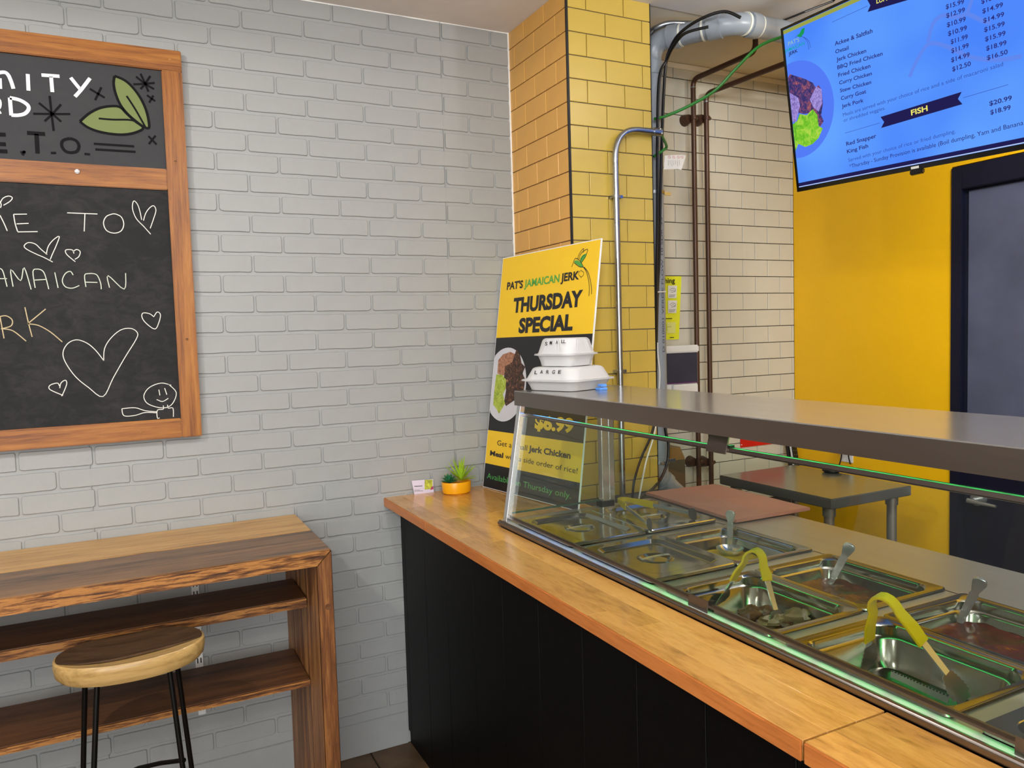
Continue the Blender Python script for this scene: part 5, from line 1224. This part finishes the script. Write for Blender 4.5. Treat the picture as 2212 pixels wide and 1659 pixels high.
# steel table
tb = thing('steel_table', (2.41, 2.19, 0), 'small stainless prep table in the back corner by the yellow wall', 'table')
tx0, tx1, ty0, ty1 = 2.195, 2.62, 1.905, 2.48; tz = 0.90
part('table_top', MB().box((tx0, ty0, tz-0.038), (tx1, ty1, tz)), steel('table_steel', srgb(150, 148, 142), 0.22, (2, 2, 2), 0.01, 0.72), tb, bevel=0.003)
for (x, y) in ((tx0+0.045, ty0+0.05), (tx1-0.045, ty0+0.05), (tx0+0.045, ty1-0.05), (tx1-0.045, ty1-0.05)):
    part('leg', MB().tube([(x, y, 0), (x, y, tz-0.038)], 0.018, 16), 'steel', tb)
    part('leg_socket', MB().tube([(x, y, tz-0.075), (x, y, tz-0.038)], 0.023, 16), 'steel', tb)
part('lower_shelf', MB().box((tx0+0.03, ty0+0.03, 0.28), (tx1-0.03, ty1-0.03, 0.30)), 'steel', tb, bevel=0.002)
# black phone base
pc_ = onz(1797, 1020, tz)
ph = thing('black_charger_dish', (pc_.x, pc_.y, tz), 'round black charging dish on the steel table under the outlet', 'charger')
part('dish', MB().loft([circ(pc_+Vector((0, 0, z)), r, 24) for r, z in ((0.028, 0), (0.038, 0.006), (0.040, 0.014), (0.036, 0.018), (0.026, 0.014))]), 'tv_black', ph)
part('rim', MB().tube([p for p in circ(pc_+Vector((0, 0, 0.017)), 0.037, 24)]+[circ(pc_+Vector((0, 0, 0.017)), 0.037, 24)[0]], 0.0022, 6, caps=False), 'galv', ph)
# outlet with plug
oc = onx(1829, 972, XR-0.003)
ot = thing('wall_outlet', (XR, oc.y, oc.z), 'white wall outlet with a black plug on the yellow wall', 'outlet')
part('cover_plate', MB().box((XR-0.005, oc.y-0.034, oc.z-0.055), (XR-0.001, oc.y+0.034, oc.z+0.055)), 'white_plastic', ot, bevel=0.001)
pgl = onx(1818, 968, XR-0.03)
pg = thing('power_adapter', pgl, 'black plug adapter with hanging cord in the white outlet', 'adapter')
part('adapter_body', MB().box((XR-0.04, pgl.y-0.026, pgl.z-0.018), (XR-0.006, pgl.y+0.026, pgl.z+0.03)), 'tv_black', pg, bevel=0.004)
part('cord', MB().tube(curve_pts([(XR-0.03, pgl.y, pgl.z-0.018), onx(1817, 990, XR-0.03), onx(1812, 1008, XR-0.05)]), 0.003, 8), 'tv_black', pg)
part('cord', MB().tube(curve_pts([onx(1834, 966, XR-0.02), onx(1833, 985, XR-0.02), onx(1837, 1003, XR-0.025)]), 0.003, 8), 'tv_black', pg)
# black slotted rack and white board leaning in the corner
c0 = ony(1703, 955, 2.66); c1 = ony(1716, 1010, 2.62)
sp = MB().band([ony(1699, 950, 2.70), ony(1708, 1012, 2.66)], (1, 0, 0), 0.022, 0.004)
c_w = ony(1704, 1010, 2.64)
tag(part('black_batten', sp, 'tv_black', base=ony(1707, 1012, 2.66)), 'flat black batten leaning in the corner above the steel table', 'batten')
tag(part('white_batten', MB().band([ony(1706, 950, 2.69), ony(1716, 1012, 2.65)], (1, 0, 0), 0.012, 0.004), 'white_plastic', base=ony(1715, 1012, 2.65)), 'thin white strip leaning beside the black slotted batten', 'strip')
bt = tag(part('slotted_batten', MB().band([ony(1713, 950, 2.68), ony(1723, 1012, 2.64)], (1, 0, 0), 0.028, 0.004), 'tv_black', base=ony(1721, 1012, 2.64)), 'black slotted batten leaning at the corner of the yellow wall', 'batten')
mb = MB()
for i in range(6):
    for dx in (-2, 2.5): mb.ball(ony(1713.5+i*1.7+dx, 955+i*9, 2.674-i*0.006), 0.0022, 6, 4)
part('slots', mb, 'galv', bt)

flush_texts()
